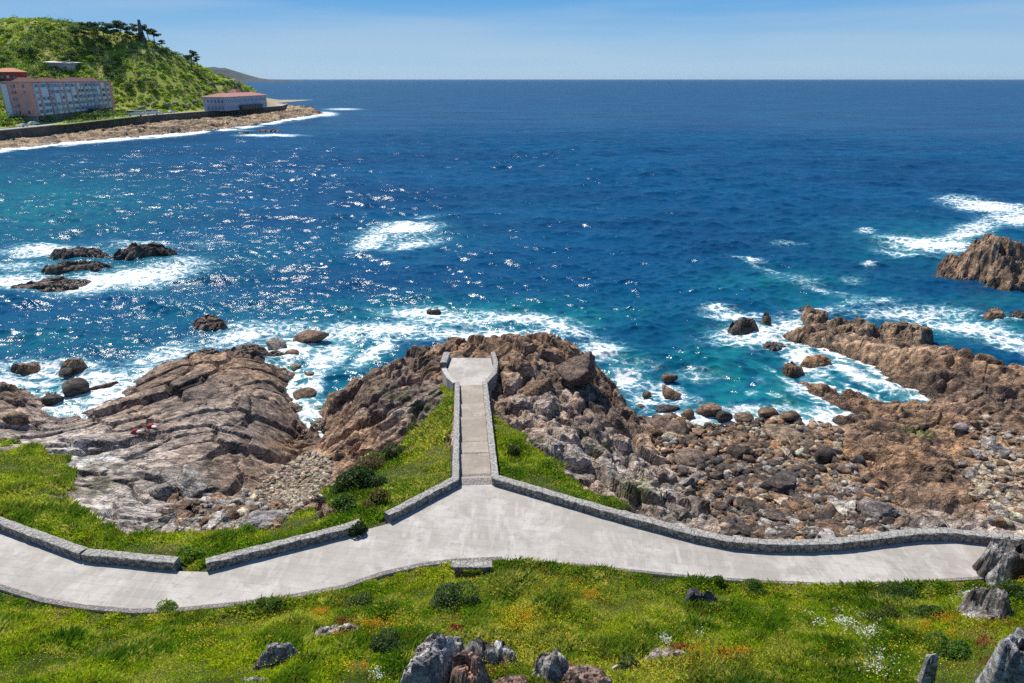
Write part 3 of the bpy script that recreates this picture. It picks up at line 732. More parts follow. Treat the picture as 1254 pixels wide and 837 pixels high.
# foreground outcrops: bedrock breaking through the grass
OC = []
def outcrop(px, py, rx, ry, hgt, color, label, seed, rot=0, c2=None, step=.05, shape=.5, lvl=9):
    """px, py centre of the footprint; rx, ry half sizes of the footprint in metres; hgt height over the grass"""
    rx *= 1.2; ry *= 1.2; g = ground(px, py, lvl); OC.append((g.x, g.y, rx, ry, R(rot))); n1 = int(2.4*rx/step); n2 = int(2.4*ry/step)
    U, W = np.meshgrid(np.linspace(-1.2, 1.2, n1), np.linspace(-1.2, 1.2, n2)); cr, sr = math.cos(R(rot)), math.sin(R(rot))
    xl, yl = U*rx, W*ry; Xw = g.x+xl*cr-yl*sr; Yw = g.y+xl*sr+yl*cr
    r = np.hypot(U+(fbm(Xw/.8, Yw/.8, seed, 3)-.5)*.8, W+(fbm(Xw/.8, Yw/.8, seed+3, 3)-.5)*.8)
    h1, i1 = blocks(Xw, Yw, R(rot+50), .95, .5, .13, .6, .22, .09, seed+7, .3, (0, .4)); h2, _ = blocks(Xw, Yw, R(rot+30), .3, .18, .04, .5, .06, .1, seed+8, .3)
    k = min(1.3, hgt/.7); body = (1-ss(shape, 1.02, r))
    zt = gz(Xw, Yw)
    h = zt+hgt*body+(h1+h2)*k*ss(1.1, .75, r)+(fbm(Xw*4, Yw*4, seed, 3)-.5)*.06-.5*ss(.92, 1.12, r)
    ii = np.arange(n1*n2).reshape(n2, n1); qd = np.stack([ii[:-1, :-1], ii[:-1, 1:], ii[1:, 1:], ii[1:, :-1]], -1).reshape(-1, 4)
    qd = qd[(h-zt).ravel()[qd].max(1) > -.35]
    cc = np.array(color)*(.65+.7*i1[..., None])*(.8+.4*fbm(Xw*2, Yw*2, seed+4, 3)[..., None])
    if c2 is not None: cc = lay(cc, c2, ss(.5, .62, fbm(Xw*1.1, Yw*1.1, seed+9, 3)))
    u, inv = np.unique(qd, return_inverse=True)
    me = mesh('rock_outcrop', np.stack([Xw-g.x, Yw-g.y, h-g.z], -1).reshape(-1, 3)[u], quads=inv.reshape(-1, 4), smooth=False, attrs={'col': np.clip(cc, .01, .6).reshape(-1, 3)[u]})
    return obj('rock_outcrop', me, M['cobble'], label=label, cat='rock', loc=g)
GW = (.44, .43, .41); BR = (.26, .165, .125); DK = (.10, .09, .085)
outcrop(530, 836, .66, 1.2, 1.2, GW, 'big pale grey lichen rock at left of near outcrop', 701, -28, DK)
outcrop(580, 846, .6, .8, 1.1, BR, 'brown cracked rock in middle of the near outcrop', 702, 10)
outcrop(590, 806, .55, .45, .5, GW, 'grey rock leaning behind the brown middle rock', 703, -30, DK)
outcrop(618, 806, .3, .5, .5, (.5, .5, .5), 'narrow white topped rock at right of outcrop', 704, 30, DK)
outcrop(625, 848, .6, .6, .45, BR, 'broken brown rubble at foot of near outcrop', 705, 0, (.36, .26, .22))
outcrop(676, 828, .58, .55, 1.05, (.40, .38, .36), 'upright pointed grey boulder in flowery grass', 706, 60, BR, shape=.1)
outcrop(722, 842, .8, .5, .6, (.36, .25, .20), 'broken pinkish rubble right of pointed boulder', 707, -35, BR)
outcrop(855, 741, .62, .36, .62, (.09, .085, .10), 'small dark rock with white veins in the grass', 708, 0, (.5, .47, .45), lvl=8)
outcrop(1226, 702, 1.3, .8, 1.35, (.40, .39, .38), 'rugged grey rock outcrop beside right end of path', 709, 20, DK, lvl=8)
outcrop(1207, 752, .75, .75, 1.0, (.48, .43, .40), 'pale steep rock face below the rugged outcrop', 710, 70, DK, lvl=8)
outcrop(1206, 757, .5, .28, .22, (.52, .45, .36), 'small smooth tan rock below pale rock face', 711, 15)
outcrop(1184, 733, .17, .14, .2, (.5, .5, .5), 'tiny pale stone beside pale rock face', 712)
outcrop(1245, 838, .95, .8, 1.55, (.42, .43, .44), 'large grey block in bottom right corner', 713, 5, DK, shape=.75, lvl=10)
outcrop(1134, 836, .17, .17, 1.1, (.46, .46, .44), 'thin upright standing stone in tall grass', 714, 0, shape=.7, lvl=10)
outcrop(412, 778, .85, .36, .36, (.58, .52, .47), 'flat pale pinkish rock in grass with red leaves', 715, 22)
outcrop(391, 755, .24, .14, .16, (.56, .53, .50), 'tiny pale stone above flat pinkish rock', 716)
outcrop(341, 811, .68, .28, .6, (.33, .32, .33), 'grey pointed rock half sunk in the left grass', 717, 48)
outcrop(315, 836, .5, .16, .22, (.44, .43, .44), 'grey rock edge at bottom of left grass', 718)
outcrop(812, 808, .8, .3, .36, (.50, .43, .37), 'flat pale rock under orange flowers', 719, 8)
outcrop(758, 821, .34, .1, .18, (.46, .43, .41), 'small grey rock shard by dark plants', 720, 18)
# --- scattered cobbles and boulders on the beaches
def scatter(poly, n, rmin, rmax, power, seed, pal, wts):
    r_ = rs(seed); xs = [p[0] for p in poly]; ys = [p[1] for p in poly]; out = []
    while len(out) < n:
        x = r_.uniform(min(xs), max(xs)); y = r_.uniform(min(ys), max(ys))
        if not inpoly(np.array([x]), np.array([y]), poly)[0]: continue
        if fbm(np.array([x/22]), np.array([y/14]), seed, 3)[0] < r_.uniform(.25, .55): continue
        rad = rmin+(rmax-rmin)*r_.rand()**power
        g = ground(x, y, 2)
        if g.z < -.35: continue
        out.append((rad, g, pal[r_.choice(len(pal), p=wts)]))
    return out
beachA = [(800,505),(850,512),(905,515),(960,510),(1010,518),(1035,535),(1022,560),(1060,585),(1095,620),(1110,655),(1000,668),(900,662),(862,620),(815,565),(792,530)]
sc1 = scatter(beachA, 5200, .07, .50, 5.0, 61, [CD, CB, CG, CT, CO], [.32, .36, .18, .08, .06])
sc1 += scatter([(800,505),(960,508),(1030,530),(1020,560),(900,560),(800,540)], 380, .2, .62, 2.2, 62, [CB, CO, CT, CD], [.42, .23, .2, .15])
sc1 += scatter([(860,560),(1000,570),(960,660),(890,660)], 450, .15, .5, 2.2, 66, [CD, CG, CB], [.62, .2, .18])
sc1 += scatter([(1195,505),(1254,535),(1254,640),(1205,640),(1170,560)], 420, .1, .5, 2.5, 63, [CT, CG, CB], [.4, .3, .3])
sc2 = scatter([(378,552),(408,560),(400,605),(330,645),(262,655),(300,612),(345,575)], 2300, .08, .26, 2.4, 64, [CT, (.42,.36,.28), CB, CG], [.5, .25, .12, .13])
sc2 += scatter([(240,600),(300,600),(360,625),(340,650),(180,655),(200,620)], 420, .12, .5, 2.5, 65, [CG, CB, CT], [.5, .3, .2])
def placerocks(lst, ntop, label, group, cat, seed, name, stuffname, stufflab):
    lst = sorted(lst, key=lambda a: -a[0]/depth(a[1])); r_ = random.Random(seed)
    for rad, g, c in lst[:ntop]:
        rz = rad*r_.uniform(.5, .8)
        obj(name, r_.choice(bvar if r_.random() < .4 else avar), None, label=label, cat=cat, group=group, loc=(g.x, g.y, g.z+rz*.35), rot=(R(r_.uniform(-15, 15)), R(r_.uniform(-15, 15)), r_.uniform(0, 6.3)), scale=(rad, rad*r_.uniform(.6, .95), rz), color=jit(c, r_))
    base = [rockshape(2, 400+i, 12, .5, .05) for i in range(6)]; VV = []; FF = []; CC = []; b = 0
    for rad, g, c in lst[ntop:]:
        v, f = base[r_.randrange(6)]; a = r_.uniform(0, 6.3); ca, sa = math.cos(a), math.sin(a); rz = rad*r_.uniform(.5, .8)
        p = v*np.array([rad, rad*r_.uniform(.65, 1), rz]); p = np.c_[p[:, 0]*ca-p[:, 1]*sa, p[:, 0]*sa+p[:, 1]*ca, p[:, 2]+p[:, 0]*r_.uniform(-.25, .25)]+np.array([g.x, g.y, g.z+rz*.35])
        VV.append(p); FF.append(f+b); CC.append(np.tile(np.array(jit(c, r_)), (len(v), 1))); b += len(v)
    obj(stuffname, mesh(stuffname, np.vstack(VV), quads=np.vstack(FF), smooth=True, attrs={'col': np.vstack(CC)}), M['cobble'], label=stufflab, cat='cobbles', kind='stuff')
placerocks(sc1, 250, 'rounded weathered boulder lying among others on the cove beach', 'boulders of the cove beach', 'boulder', 1, 'beach_boulder', 'cobbles', 'countless small cobbles covering the cove beach')
placerocks(sc2, 120, 'pale or grey stone lying among others in the left gully', 'stones of the left gully', 'stone', 2, 'gully_stone', 'pebbles', 'pale pebbles filling the gully at the inlet head')
# the two red bundles on the slab
mred = simple('red_cloth', (.28, .02, .02), .8, .4, 6); mwh = simple('white_cloth', (.75, .7, .7), .8, .1, 6)
for px, py, lab in ((170, 528, 'red and white bag lying on grey slab, left one of two'), (188, 522, 'red and white bag lying under a dark ledge, right one of two')):
    g = ground(px, py, 3.5)
    r0 = obj('bag', None, label=lab, cat='bag', group='red bags on the rock', loc=(g.x, g.y-.3, g.z+.12))
    v, f = rockshape(3, px, 10, .6, .1); obj('bag_body', mesh('bag', v*np.array([.34, .26, .24]), quads=f, smooth=True), mred, r0)
    v, f = rockshape(3, px+1, 10, .6, .15); obj('towel', mesh('towel', v*np.array([.22, .16, .12])+np.array([.28, -.12, .06]), quads=f, smooth=True), mwh, r0)

# ------------------------------------------------------------------ sea
ang = np.radians(np.arange(-62, 62.01, .105)); rr = [22.0]
while rr[-1] < 520: rr.append(rr[-1]*1.0029)
while rr[-1] < 60000: rr.append(rr[-1]*1.03)
rr = np.array(rr); AA, RR = np.meshgrid(ang, rr); far_ = ss(510, 260, RR)
SX = RR*np.sin(AA); SY = RR*np.cos(AA); cell = RR*.0029
SZ = np.zeros_like(SX); DX = SZ.copy(); DY = SZ.copy()
r_ = rs(77)
for i in range(64):
    lam = 1.0*(15/1.0)**(r_.rand()); th = R(-100+r_.normal()*32); kx, ky = math.cos(th)*2*math.pi/lam, math.sin(th)*2*math.pi/lam
    am = .0125*lam**.62; ph = r_.rand()*6.28
    fade = ss(lam/2.2, lam/5, cell)*far_; p = kx*SX+ky*SY+ph
    SZ += am*fade*np.sin(p); DX += am*fade*.9*np.cos(p)*math.cos(th); DY += am*fade*.9*np.cos(p)*math.sin(th)
tz = np.where((SX > TX0) & (SX < TX1) & (SY > TY0) & (SY < TY1), gz(SX, SY), -6)
calm = ss(.6, -1.5, tz)
gust = .55+.9*fbm(SX/30, SY/50, 7, 3)
SZ *= gust*(.35+.65*calm); DX *= gust; DY *= gust
spx, spy = proj(SX, SY, SZ*0)
FO = [(20,345,50,12,.9),(60,308,70,9,.85),(115,347,60,12,1,-8),(180,338,70,14,.95,-8),(232,322,34,12,.6),(170,300,60,7,.5),(20,325,60,8,.6),(250,300,30,8,.3),
  (495,280,48,7,1,-4),(505,300,45,7,.75,-10),(455,296,30,12,.8,-20),(490,290,60,16,.5),(520,266,24,3,.5),
  (60,452,90,14,.7),(20,466,50,9,.95),(130,462,50,10,.9),(200,434,60,14,.7,-15),(180,455,30,8,.8),(330,402,80,12,.6),(300,412,60,10,.85,-10),(360,430,45,20,1),(400,440,35,18,.95,-30),(382,470,18,26,.9),(376,505,10,22,.8),(430,408,60,14,.75),
  (520,384,60,8,.95,4),(560,394,90,9,.7),(640,392,80,9,.85,5),(690,402,50,9,.9,15),(738,430,30,16,1.0),(768,465,22,18,.9),(790,490,22,14,.8),(600,410,120,8,.9),(480,405,70,12,.85),(460,430,40,10,.9,-30),
  (900,386,40,7,.8),(930,412,70,16,.8),(960,400,50,12,.8),(985,440,40,18,.85,35),(1050,462,60,8,1,22),(1010,428,50,10,.9,25),(880,378,26,6,.7),(1000,382,50,8,.6),(1120,385,80,10,.75),(1180,402,80,12,.9,10),(1240,420,60,12,.8,15),(1060,372,60,8,.5),(1230,392,40,8,.6),
  (1215,255,60,9,1,8),(1250,268,50,10,.9),(1145,300,70,9,1,6),(1185,285,60,12,.8,-20),(1110,312,40,6,.75,8),(1160,243,25,3,.7),(915,318,22,4,.9,10),(935,328,30,4,.6,15),(975,342,60,9,.42,15),(1010,356,60,6,.5,12),(965,298,30,5,.45),(1060,282,15,3,.7),(1065,324,12,4,.7),(1045,345,20,4,.5),
  (820,482,40,14,.8,20),(850,458,40,8,.5),(905,505,80,7,.7),(1012,508,26,10,.85),(980,478,26,12,.6),(1120,495,22,6,.5),(1100,480,30,6,.7,25),(780,450,40,12,.4),
  (330,166,44,1.8,.9),(420,134,26,1.4,.8),(398,140,16,3,1),(290,160,30,1.2,.5),(60,468,20,5,.8),(100,472,26,6,.8)]
foam = blobs(spx, spy, FO)
coast_px = [(-60,189),(0,184),(60,178),(140,171),(220,164.5),(290,157),(330,151),(360,146),(395,140)]
cd = segdist(spx, spy, coast_px)
foam = np.maximum(foam, 1.0*np.exp(-(cd/3.0)**2)*ss(420, 395, spx)*ss(.25, .5, fbm(SX/9, SY/14, 15, 3)))
edge = ss(-1.4, -.15, tz)*ss(.5, .2, tz)
SZ = SZ+np.clip(foam, 0, 1)*(fbm(SX/1.6, SY/1.1, 17, 4)-.38)*.55*ss(420, 200, RR)
foam = np.maximum(foam, edge*(.45+.6*fbm(SX/5, SY/5, 13, 3)))
turq = blobs(spx, spy, [(30,255,170,45,.95),(100,330,190,30,.75),(60,420,140,30,.55),(260,385,120,30,.5),(300,310,120,25,.4),(180,230,120,20,.3),(490,290,80,20,.5),(560,385,230,22,.9),(680,390,70,20,.9),(960,345,100,18,.75),(880,400,60,30,.5),(890,440,90,40,.85),(920,480,80,30,1),(1010,365,100,12,.7),(1140,300,110,24,.85),(1180,400,120,25,.9),(1050,460,80,20,1),(780,450,50,35,.8),(400,430,80,40,.9),(376,520,20,30,1),(1200,370,80,12,.6)])
turq = np.clip(np.maximum(turq, ss(-3, -.3, tz)*.95)*(.55+.9*fbm(SX/6, SY/6, 9, 4)), 0, 1)
clear = ss(-.75, -.05, tz)
vs = np.stack([SX+DX, SY+DY, SZ], -1).reshape(-1, 3)
na = len(ang); ii = np.arange(vs.shape[0]).reshape(len(rr), na)
sq = np.stack([ii[:-1, :-1], ii[1:, :-1], ii[1:, 1:], ii[:-1, 1:]], -1)[..., ::-1].reshape(-1, 4)
hidw = (np.minimum.reduce([tz[:-1, :-1], tz[1:, :-1], tz[1:, 1:], tz[:-1, 1:]]) > .8).ravel()
sme = mesh('sea', vs, quads=sq[~hidw], smooth=True, attrs={'foam': foam.ravel(), 'turq': turq.ravel(), 'clear': clear.ravel()})
def seamat():
    t = NT('sea_water'); p = t.pos(); foam = t.attr('foam', 'Fac'); tq = t.attr('turq', 'Fac'); cl = t.attr('clear', 'Fac')
    big = t.noise(t.map(p, (.6, 1.6, 1)), .02, 4); med = t.noise(t.map(p, (.6, 1.5, 1)), .16, 5, .6)
    c = t.mix(t.mr(big, .35, .65), (.0010, .045, .120), (.0017, .068, .162))
    c = t.mix(t.mr(med, .4, .7, 0, .55), c, (.001, .038, .11))
    c = t.mix(t.math('MULTIPLY', tq, t.mr(t.noise(p, .45, 5, .6), .25, .65)), c, (.004, .155, .18))
    c = t.mix(t.math('MULTIPLY', t.math('MULTIPLY', tq, tq), t.mr(t.noise(p, .3, 4), .5, .75, 0, .6)), c, (.02, .12, .07))
    c = t.mix(t.math('MULTIPLY', cl, .6), c, (.11, .13, .07))
    # lacy foam
    wv = t.new('VectorMath', {'operation': 'ADD'}, _0=t.map(p, (.8, 1.1, 1)), _1=t.new('VectorMath', {'operation': 'SCALE'}, _0=t.noise(p, .8, 5, .65, out=1), Scale=1.6).outputs[0]).outputs[0]
    l1 = t.voro(wv, .9, 'DISTANCE_TO_EDGE'); l2 = t.voro(wv, 2.6, 'DISTANCE_TO_EDGE')
    lace = t.math('ADD', t.mr(l1, 0, .30, .5, 0), t.mr(l2, 0, .35, .28, 0))
    n1 = t.noise(t.map(p, (.7, 1.3, 1)), .9, 8, .72)
    v = t.math('ADD', t.math('MULTIPLY', foam, 1.0), t.math('ADD', t.math('MULTIPLY', lace, .75), t.math('MULTIPLY', t.math('SUBTRACT', n1, .5), 1.5)))
    fm = t.math('MULTIPLY', t.mr(v, .84, 1.25), t.mr(foam, .06, .3))
    # soft milky water around the foam
    c = t.mix(t.math('MULTIPLY', t.mr(v, .35, 1.0, 0, .55), t.mr(foam, .1, .5)), c, (.16, .40, .45))
    # scattered whitecaps on the open sea
    wc = t.noise(t.map(p, (.35, 1.5, 1)), .22, 7, .62); wz = t.noise(p, .012, 2)
    cap = t.mr(t.math('ADD', wc, t.math('MULTIPLY', t.math('SUBTRACT', wz, .5), .12)), .715, .75, 0, .8)
    fm = t.math('MAXIMUM', fm, cap)
    # wave slopes as a field, so that far water keeps its roughness
    def slope(sc_, vecscale, det, amp):
        nz_ = t.noise(t.map(p, vecscale), sc_, det, .6, out=1)
        d = t.new('VectorMath', {'operation': 'SUBTRACT'}, _0=nz_, _1=(.5, .5, .5)).outputs[0]
        return t.new('VectorMath', {'operation': 'MULTIPLY'}, _0=d, _1=(amp*.8, amp, 0)).outputs[0]
    va = lambda a, b: t.new('VectorMath', {'operation': 'ADD'}, _0=a, _1=b).outputs[0]
    sl = va(slope(7.5, (.8, 1.3, 1), 4, 1.5), va(slope(1.1, (.7, 1.5, 1), 4, .75), slope(.10, (.6, 1.6, 1), 3, .35)))
    gst = t.mr(t.noise(p, .03, 3), .35, .65, .75, 1.2)
    sl = t.new('VectorMath', {'operation': 'SCALE'}, _0=sl, Scale=gst).outputs[0]
    nm = t.new('VectorMath', {'operation': 'NORMALIZE'}, _0=va(t.new('NewGeometry').outputs['Normal'], sl)).outputs[0]
    fr_ = t.math('MINIMUM', t.new('Fresnel', IOR=1.33, Normal=nm).outputs[0], .2)
    water = t.new('MixShader', _0=fr_, _1=t.new('BsdfDiffuse', Color=c, Normal=nm), _2=t.new('BsdfAnisotropic', Color=(1, 1, 1), Roughness=.12, Normal=nm)).outputs[0]
    white = t.bsdf(t.mix(t.mr(n1, .3, .6), (.62, .68, .70), (.86, .87, .87)), .7, t.bump(n1, .3))
    return t.fin(t.new('MixShader', _0=fm, _1=water, _2=white))
obj('sea', sme, seamat(), label='open blue sea with surf and glitter', cat='sea', kind='structure')
# sea bed sheet so nothing is open underneath, and land below the viewer
gb = MB().prism([(-60000, -60), (60000, -60), (60000, 60000), (-60000, 60000)], -9, -8)
gb.build('sea_bed', simple('sea_bed', (.08, .09, .07)), label='sea bed under the water', cat='sea bed', kind='structure')

# ------------------------------------------------------------------ vegetation
def unit(n, r_):
    v = r_.normal(size=(n, 3)); return v/np.linalg.norm(v, axis=1)[:, None]
def leafquads(cent, size, r_, up=.3):
    n = len(cent); a = unit(n, r_); nrm = unit(n, r_); nrm[:, 2] = np.abs(nrm[:, 2])+up
    a = a-nrm*np.sum(a*nrm, axis=1)[:, None]/np.sum(nrm*nrm, axis=1)[:, None]; a /= np.linalg.norm(a, axis=1)[:, None]
    b = np.cross(nrm/np.linalg.norm(nrm, axis=1)[:, None], a)
    s = (size*(r_.uniform(.6, 1.3, n)))[:, None] if np.isscalar(size) else (size*r_.uniform(.6, 1.3, n))[:, None]
    v = np.stack([cent-a*s, cent-b*s*.55, cent+a*s, cent+b*s*.55], 1).reshape(-1, 3)
    return v, np.arange(4*n).reshape(-1, 4)
def bushpts(n, r_, rad, lobes=6):
    L = unit(lobes, r_)*.55; L[:, 2] = np.abs(L[:, 2])*.9; lr = r_.uniform(.35, .6, lobes)
    k = r_.randint(0, lobes, n); d = unit(n, r_); d[:, 2] = np.abs(d[:, 2])*1.0-.15
    p = L[k]+d*(lr[k]*r_.uniform(.75, 1.05, n)**.6)[:, None]
    return p*np.array(rad)
def foliage(name, cent, size, col, r_, m=None, parent=None, vary=.3, **k):
    v, f = leafquads(cent, size, r_); n = len(cent)
    c = np.asarray(col) if np.ndim(col) == 2 else np.tile(np.array(col), (n, 1))
    c = c*(1+r_.uniform(-vary, vary, (n, 1)))*(1+r_.uniform(-.08, .08, (n, 3)))
    me = mesh(name, v, quads=f, attrs={'col': np.repeat(np.clip(c, .003, .8), 4, axis=0)})
    return obj(name, me, m or M['leaf'], parent, **k)
# --- grass blades: one stuff object per area
def grassarea(name, xr, yr, dens, hgt, wid, seed, label, cond):
    r_ = rs(seed); n = int((xr[1]-xr[0])*(yr[1]-yr[0])*dens)
    x = r_.uniform(*xr, n); y = r_.uniform(*yr, n)
    g = bil(gm, TX0, TY0, DC, x, y); z = gz(x, y); px, py = proj(x, y, z)
    dpth = bil(sd, TX0, TY0, DC, x, y); sw = ((x-P0.x)*wu.x+(y-P0.y)*wu.y)/WL; tw = np.abs((x-P0.x)*wn.x+(y-P0.y)*wn.y)
    k = (g > .55) & (dpth > .04) & cond(px, py, x, y) & ~((sw > -.02) & (sw < 1.02) & (tw < 1.4)) & (px > -250) & (px < 1504) & (py < 960)
    for ox, oy, orx, ory, orr in OC:
        du, dv = x-ox, y-oy; k &= np.hypot((du*math.cos(orr)+dv*math.sin(orr))/orx, (-du*math.sin(orr)+dv*math.cos(orr))/ory) > .95
    # keep clear of the walls' backs
    dw = np.minimum.reduce([segdist(x[k], y[k], offset(fr[q_], .25)) for q_ in 'ABCDE'])
    x, y, z, px, py = (a[k] for a in (x, y, z, px, py)); m_ = dw > .36; x, y, z, px, py = (a[m_] for a in (x, y, z, px, py))
    n = len(x)
    patch = fbm(x/1.6, y/1.6, 301, 4); p2 = fbm(x/.7, y/.7, 302, 3); p3 = fbm(x/4, y/4, 303, 3)
    H = hgt*(.3+1.9*np.clip(patch*2-.6, 0, 1))*r_.uniform(.6, 1.4, n)
    a = r_.uniform(0, 6.283, n); lean = r_.uniform(.15, .8, n); wd = wid*r_.uniform(.6, 1.4, n)
    dx, dy = np.cos(a), np.sin(a); sx, sy = -dy*wd, dx*wd
    b1_ = np.c_[x-sx, y-sy, z-.03]; b2_ = np.c_[x+sx, y+sy, z-.03]
    m1 = np.c_[x+dx*lean*H*.35+sx*.7, y+dy*lean*H*.35+sy*.7, z+H*.6]; tip = np.c_[x+dx*lean*H, y+dy*lean*H, z+H*(1-.3*lean)]
    v = np.stack([b1_, b2_, m1, tip], 1).reshape(-1, 3)
    c1 = np.array([.16, .25, .018]); c2 = np.array([.36, .40, .03]); c3 = np.array([.05, .13, .014]); c4 = np.array([.52, .43, .15]); c5 = np.array([.22, .14, .045])
    c = lay(np.tile(c1, (n, 1)), c2, np.clip(p3*4-1.5+(p2-.5)*2, 0, 1))
    c = lay(c, c3, np.clip(ss(.52, .68, patch), 0, 1)*.8)
    dry = blobs(px, py, [(640,720,80,20,.7),(640,790,90,30,.7),(760,740,80,25,.5),(820,825,120,20,.8),(330,760,90,14,.5),(530,540,25,50,.8),(520,590,40,20,.6),(40,570,60,20,.4),(60,610,60,20,.4),(420,740,60,14,.4),(900,700,60,10,.3)])
    c = lay(c, c4, np.clip(dry+ss(.54, .68, p2)*.7, 0, .9)*(r_.rand(n) < .65))
    c = lay(c, c5, np.clip(ss(.60, .72, 1-p2), 0, 1)*.6*(r_.rand(n) < .5))
    c = c*r_.uniform(.6, 1.7, (n, 1))
    obj(name, mesh(name, v, quads=np.arange(4*n).reshape(-1, 4), attrs={'col': np.repeat(np.clip(c, .003, .7), 4, axis=0)}), M['grass'], label=label, cat='grass', kind='stuff')
    return x, y, z, px, py
ax, ay, az, apx, apy = grassarea('grass', (-27, 29), (13, 30), 900, .205, .014, 31, 'lush flowery grass on the near slope', lambda px, py, x, y: (py > 640) & (y < 31) & ((py > 684) | (x > 15)))
bx_, by_, bz_, kpx, kpy = grassarea('bank_grass', (-40, 14), (24, 50), 330, .2, .021, 32, 'grass on the banks between the path walls and rocks', lambda px, py, x, y: (py < 715))
# --- flowers, one stuff object per colour
def flowers(name, pts, size, col, seed, label):
    r_ = rs(seed); foliage(name, pts, size, col, r_, vary=.15, label=label, cat='flowers', kind='stuff')
def pick(px, py, x, y, z, bl, n, seed, h=.2, base=.0):
    r_ = rs(seed); wgt = blobs(px, py, bl)**1.5+base; wgt = wgt*ss(.42, .6, fbm(x/.5, y/.5, seed, 3)); i = r_.choice(len(x), n, p=wgt/wgt.sum())
    return np.c_[x[i]+r_.normal(0, .02, n), y[i]+r_.normal(0, .02, n), z[i]+h*r_.uniform(.6, 1.5, n)]
yb = [(640,770,60,25,1),(700,730,60,25,.7),(600,800,60,30,.8),(690,790,50,20,1),(190,760,60,12,.5),(270,790,90,20,.6),(430,740,40,10,.7),(60,770,60,20,.35),(1160,710,60,8,.5),(1100,800,40,15,.5),(1250,710,20,15,.9),(440,820,40,12,1),(800,825,50,12,.8),(380,770,50,12,.6),(500,770,30,20,.5)]
flowers('yellow_flowers', pick(apx, apy, ax, ay, az, yb, 17000, 41, .30, base=.09), .023, (.80, .58, .012), 41, 'small yellow flowers sprinkled over the near grass')
flowers('orange_flowers', pick(apx, apy, ax, ay, az, [(400,757,12,7,1),(455,770,22,5,1),(405,780,20,5,.6),(640,760,20,10,.5),(890,806,30,6,1),(1150,775,22,14,1),(860,810,40,8,.8),(440,822,18,6,.9),(720,735,20,5,.5),(990,810,30,10,.3)], 4500, 42, .3), .025, (.62, .27, .01), 42, 'clumps of orange flowers in the near grass')
flowers('white_flowers', pick(apx, apy, ax, ay, az, [(1035,768,18,10,1),(1060,780,14,10,.7),(1190,742,16,10,1),(1080,820,20,14,.7),(815,792,8,6,1),(1000,765,20,8,.5),(465,835,12,6,.8),(850,785,12,6,.3)], 1900, 43, .36), .028, (.8, .8, .74), 43, 'white daisies in small drifts on the near slope')
flowers('bank_flowers', pick(kpx, kpy, bx_, by_, bz_, [(530,540,30,40,.8),(520,600,30,20,.8),(300,660,120,12,.6),(60,600,60,20,.5),(620,600,40,30,.4),(700,610,60,20,.4)], 5200, 44, .27, .12), .032, (.62, .50, .02), 44, 'small yellow flowers on the grass banks')
flowers('red_leaves', pick(apx, apy, ax, ay, az, [(425,768,12,7,1),(355,785,10,6,.6),(830,800,14,6,1),(560,775,10,12,.8),(1205,800,12,20,.6),(600,830,30,10,.4),(690,830,20,14,.5),(1215,770,20,8,.5)], 2000, 45, .2), .04, (.20, .035, .015), 45, 'reddish leaves growing over near rocks')
# --- shrubs
def shrub(px, py, rpx, hpx, col, label, seed, n=900, leaf=.05, name='shrub', group=None, lvl=7, stems=True):
    n = int(n*1.4); leaf *= 1.15; col = tuple(c_*k_ for c_, k_ in zip(col, (1.7, 1.5, 1.0)))
    g = ground(px, py, lvl); s = depth(g)/F; a = rpx*s; h = hpx*s*1.25+.22; r_ = rs(seed)
    root = obj(name, None, label=label, cat='shrub', group=group, loc=g)
    foliage('foliage', bushpts(n, r_, (a, a*.9, h)), leaf, col, r_, parent=root, vary=.45)
    if stems:
        b = MB()
        for i in range(6):
            t = r_.uniform(0, 6.28); e = (math.cos(t)*a*.6, math.sin(t)*a*.6, h*.7); b.tube([(0, 0, -.15), (e[0]*.4, e[1]*.4, h*.35), e], [.025, .018, .006], 5)
        b.build('stems', M['bark'], root)
GD, GM, GL, GO = (.022, .050, .012), (.045, .095, .015), (.09, .17, .02), (.075, .075, .02)
shrub(445,600,34,22,GD,'dark green bush at end of the grass bank left of walkway',1,3800,.07,lvl=6)
shrub(425,625,26,14,GM,'low green bush spilling beside the low wall',2,2200,.06,lvl=6)
shrub(485,560,22,14,(.035,.06,.018),'dark bush among dry twigs above the low wall',3,1600,.06,lvl=6)
shrub(455,575,26,12,(.085,.075,.05),'brownish twiggy bush left of walkway',4,1500,.05,lvl=6)
shrub(465,618,24,14,GO,'olive bush just behind the short wall',5,1800,.05,lvl=6)
shrub(415,608,18,12,GM,'small green bush at the gully edge',6,1300,.05,lvl=6)
shrub(236,680,20,9,GL,'bright green plants filling the gap in the wall',7,1500,.05,lvl=7)
shrub(440,655,14,12,(.02,.04,.012),'dark clump at the gap between two low walls',8,1000,.05,lvl=7)
shrub(630,560,12,9,(.03,.045,.015),'small dark bush on the right grass triangle',9,700,.05,lvl=6)
shrub(508,530,12,8,GM,'green tuft near the top of left bank',10,600,.05,lvl=6)
shrub(560,742,34,20,(.035,.075,.03),'blue green bush in the centre of near grass',11,2800,.035,lvl=9)
shrub(475,800,28,16,(.03,.06,.022),'dark broad weed left of near outcrop',12,2000,.035,lvl=9)
shrub(440,745,22,10,(.04,.075,.022),'dark weed below the path bend',13,1400,.035,lvl=9)
shrub(1085,765,26,16,(.05,.075,.015),'olive bush with yellow tips at right of near slope',14,2000,.035,lvl=9)
shrub(1100,738,34,14,(.02,.055,.012),'dark grass tuft above the olive bush',15,2200,.035,lvl=9)
shrub(1160,800,30,18,(.04,.10,.015),'bright green bush beside standing stone',16,2200,.035,lvl=10)
shrub(1140,760,24,12,(.03,.075,.014),'dark green clump near the orange flowers',17,1600,.035,lvl=9)
shrub(1236,735,22,16,(.03,.06,.012),'dark bush growing on the right outcrop',18,1600,.035,lvl=9)
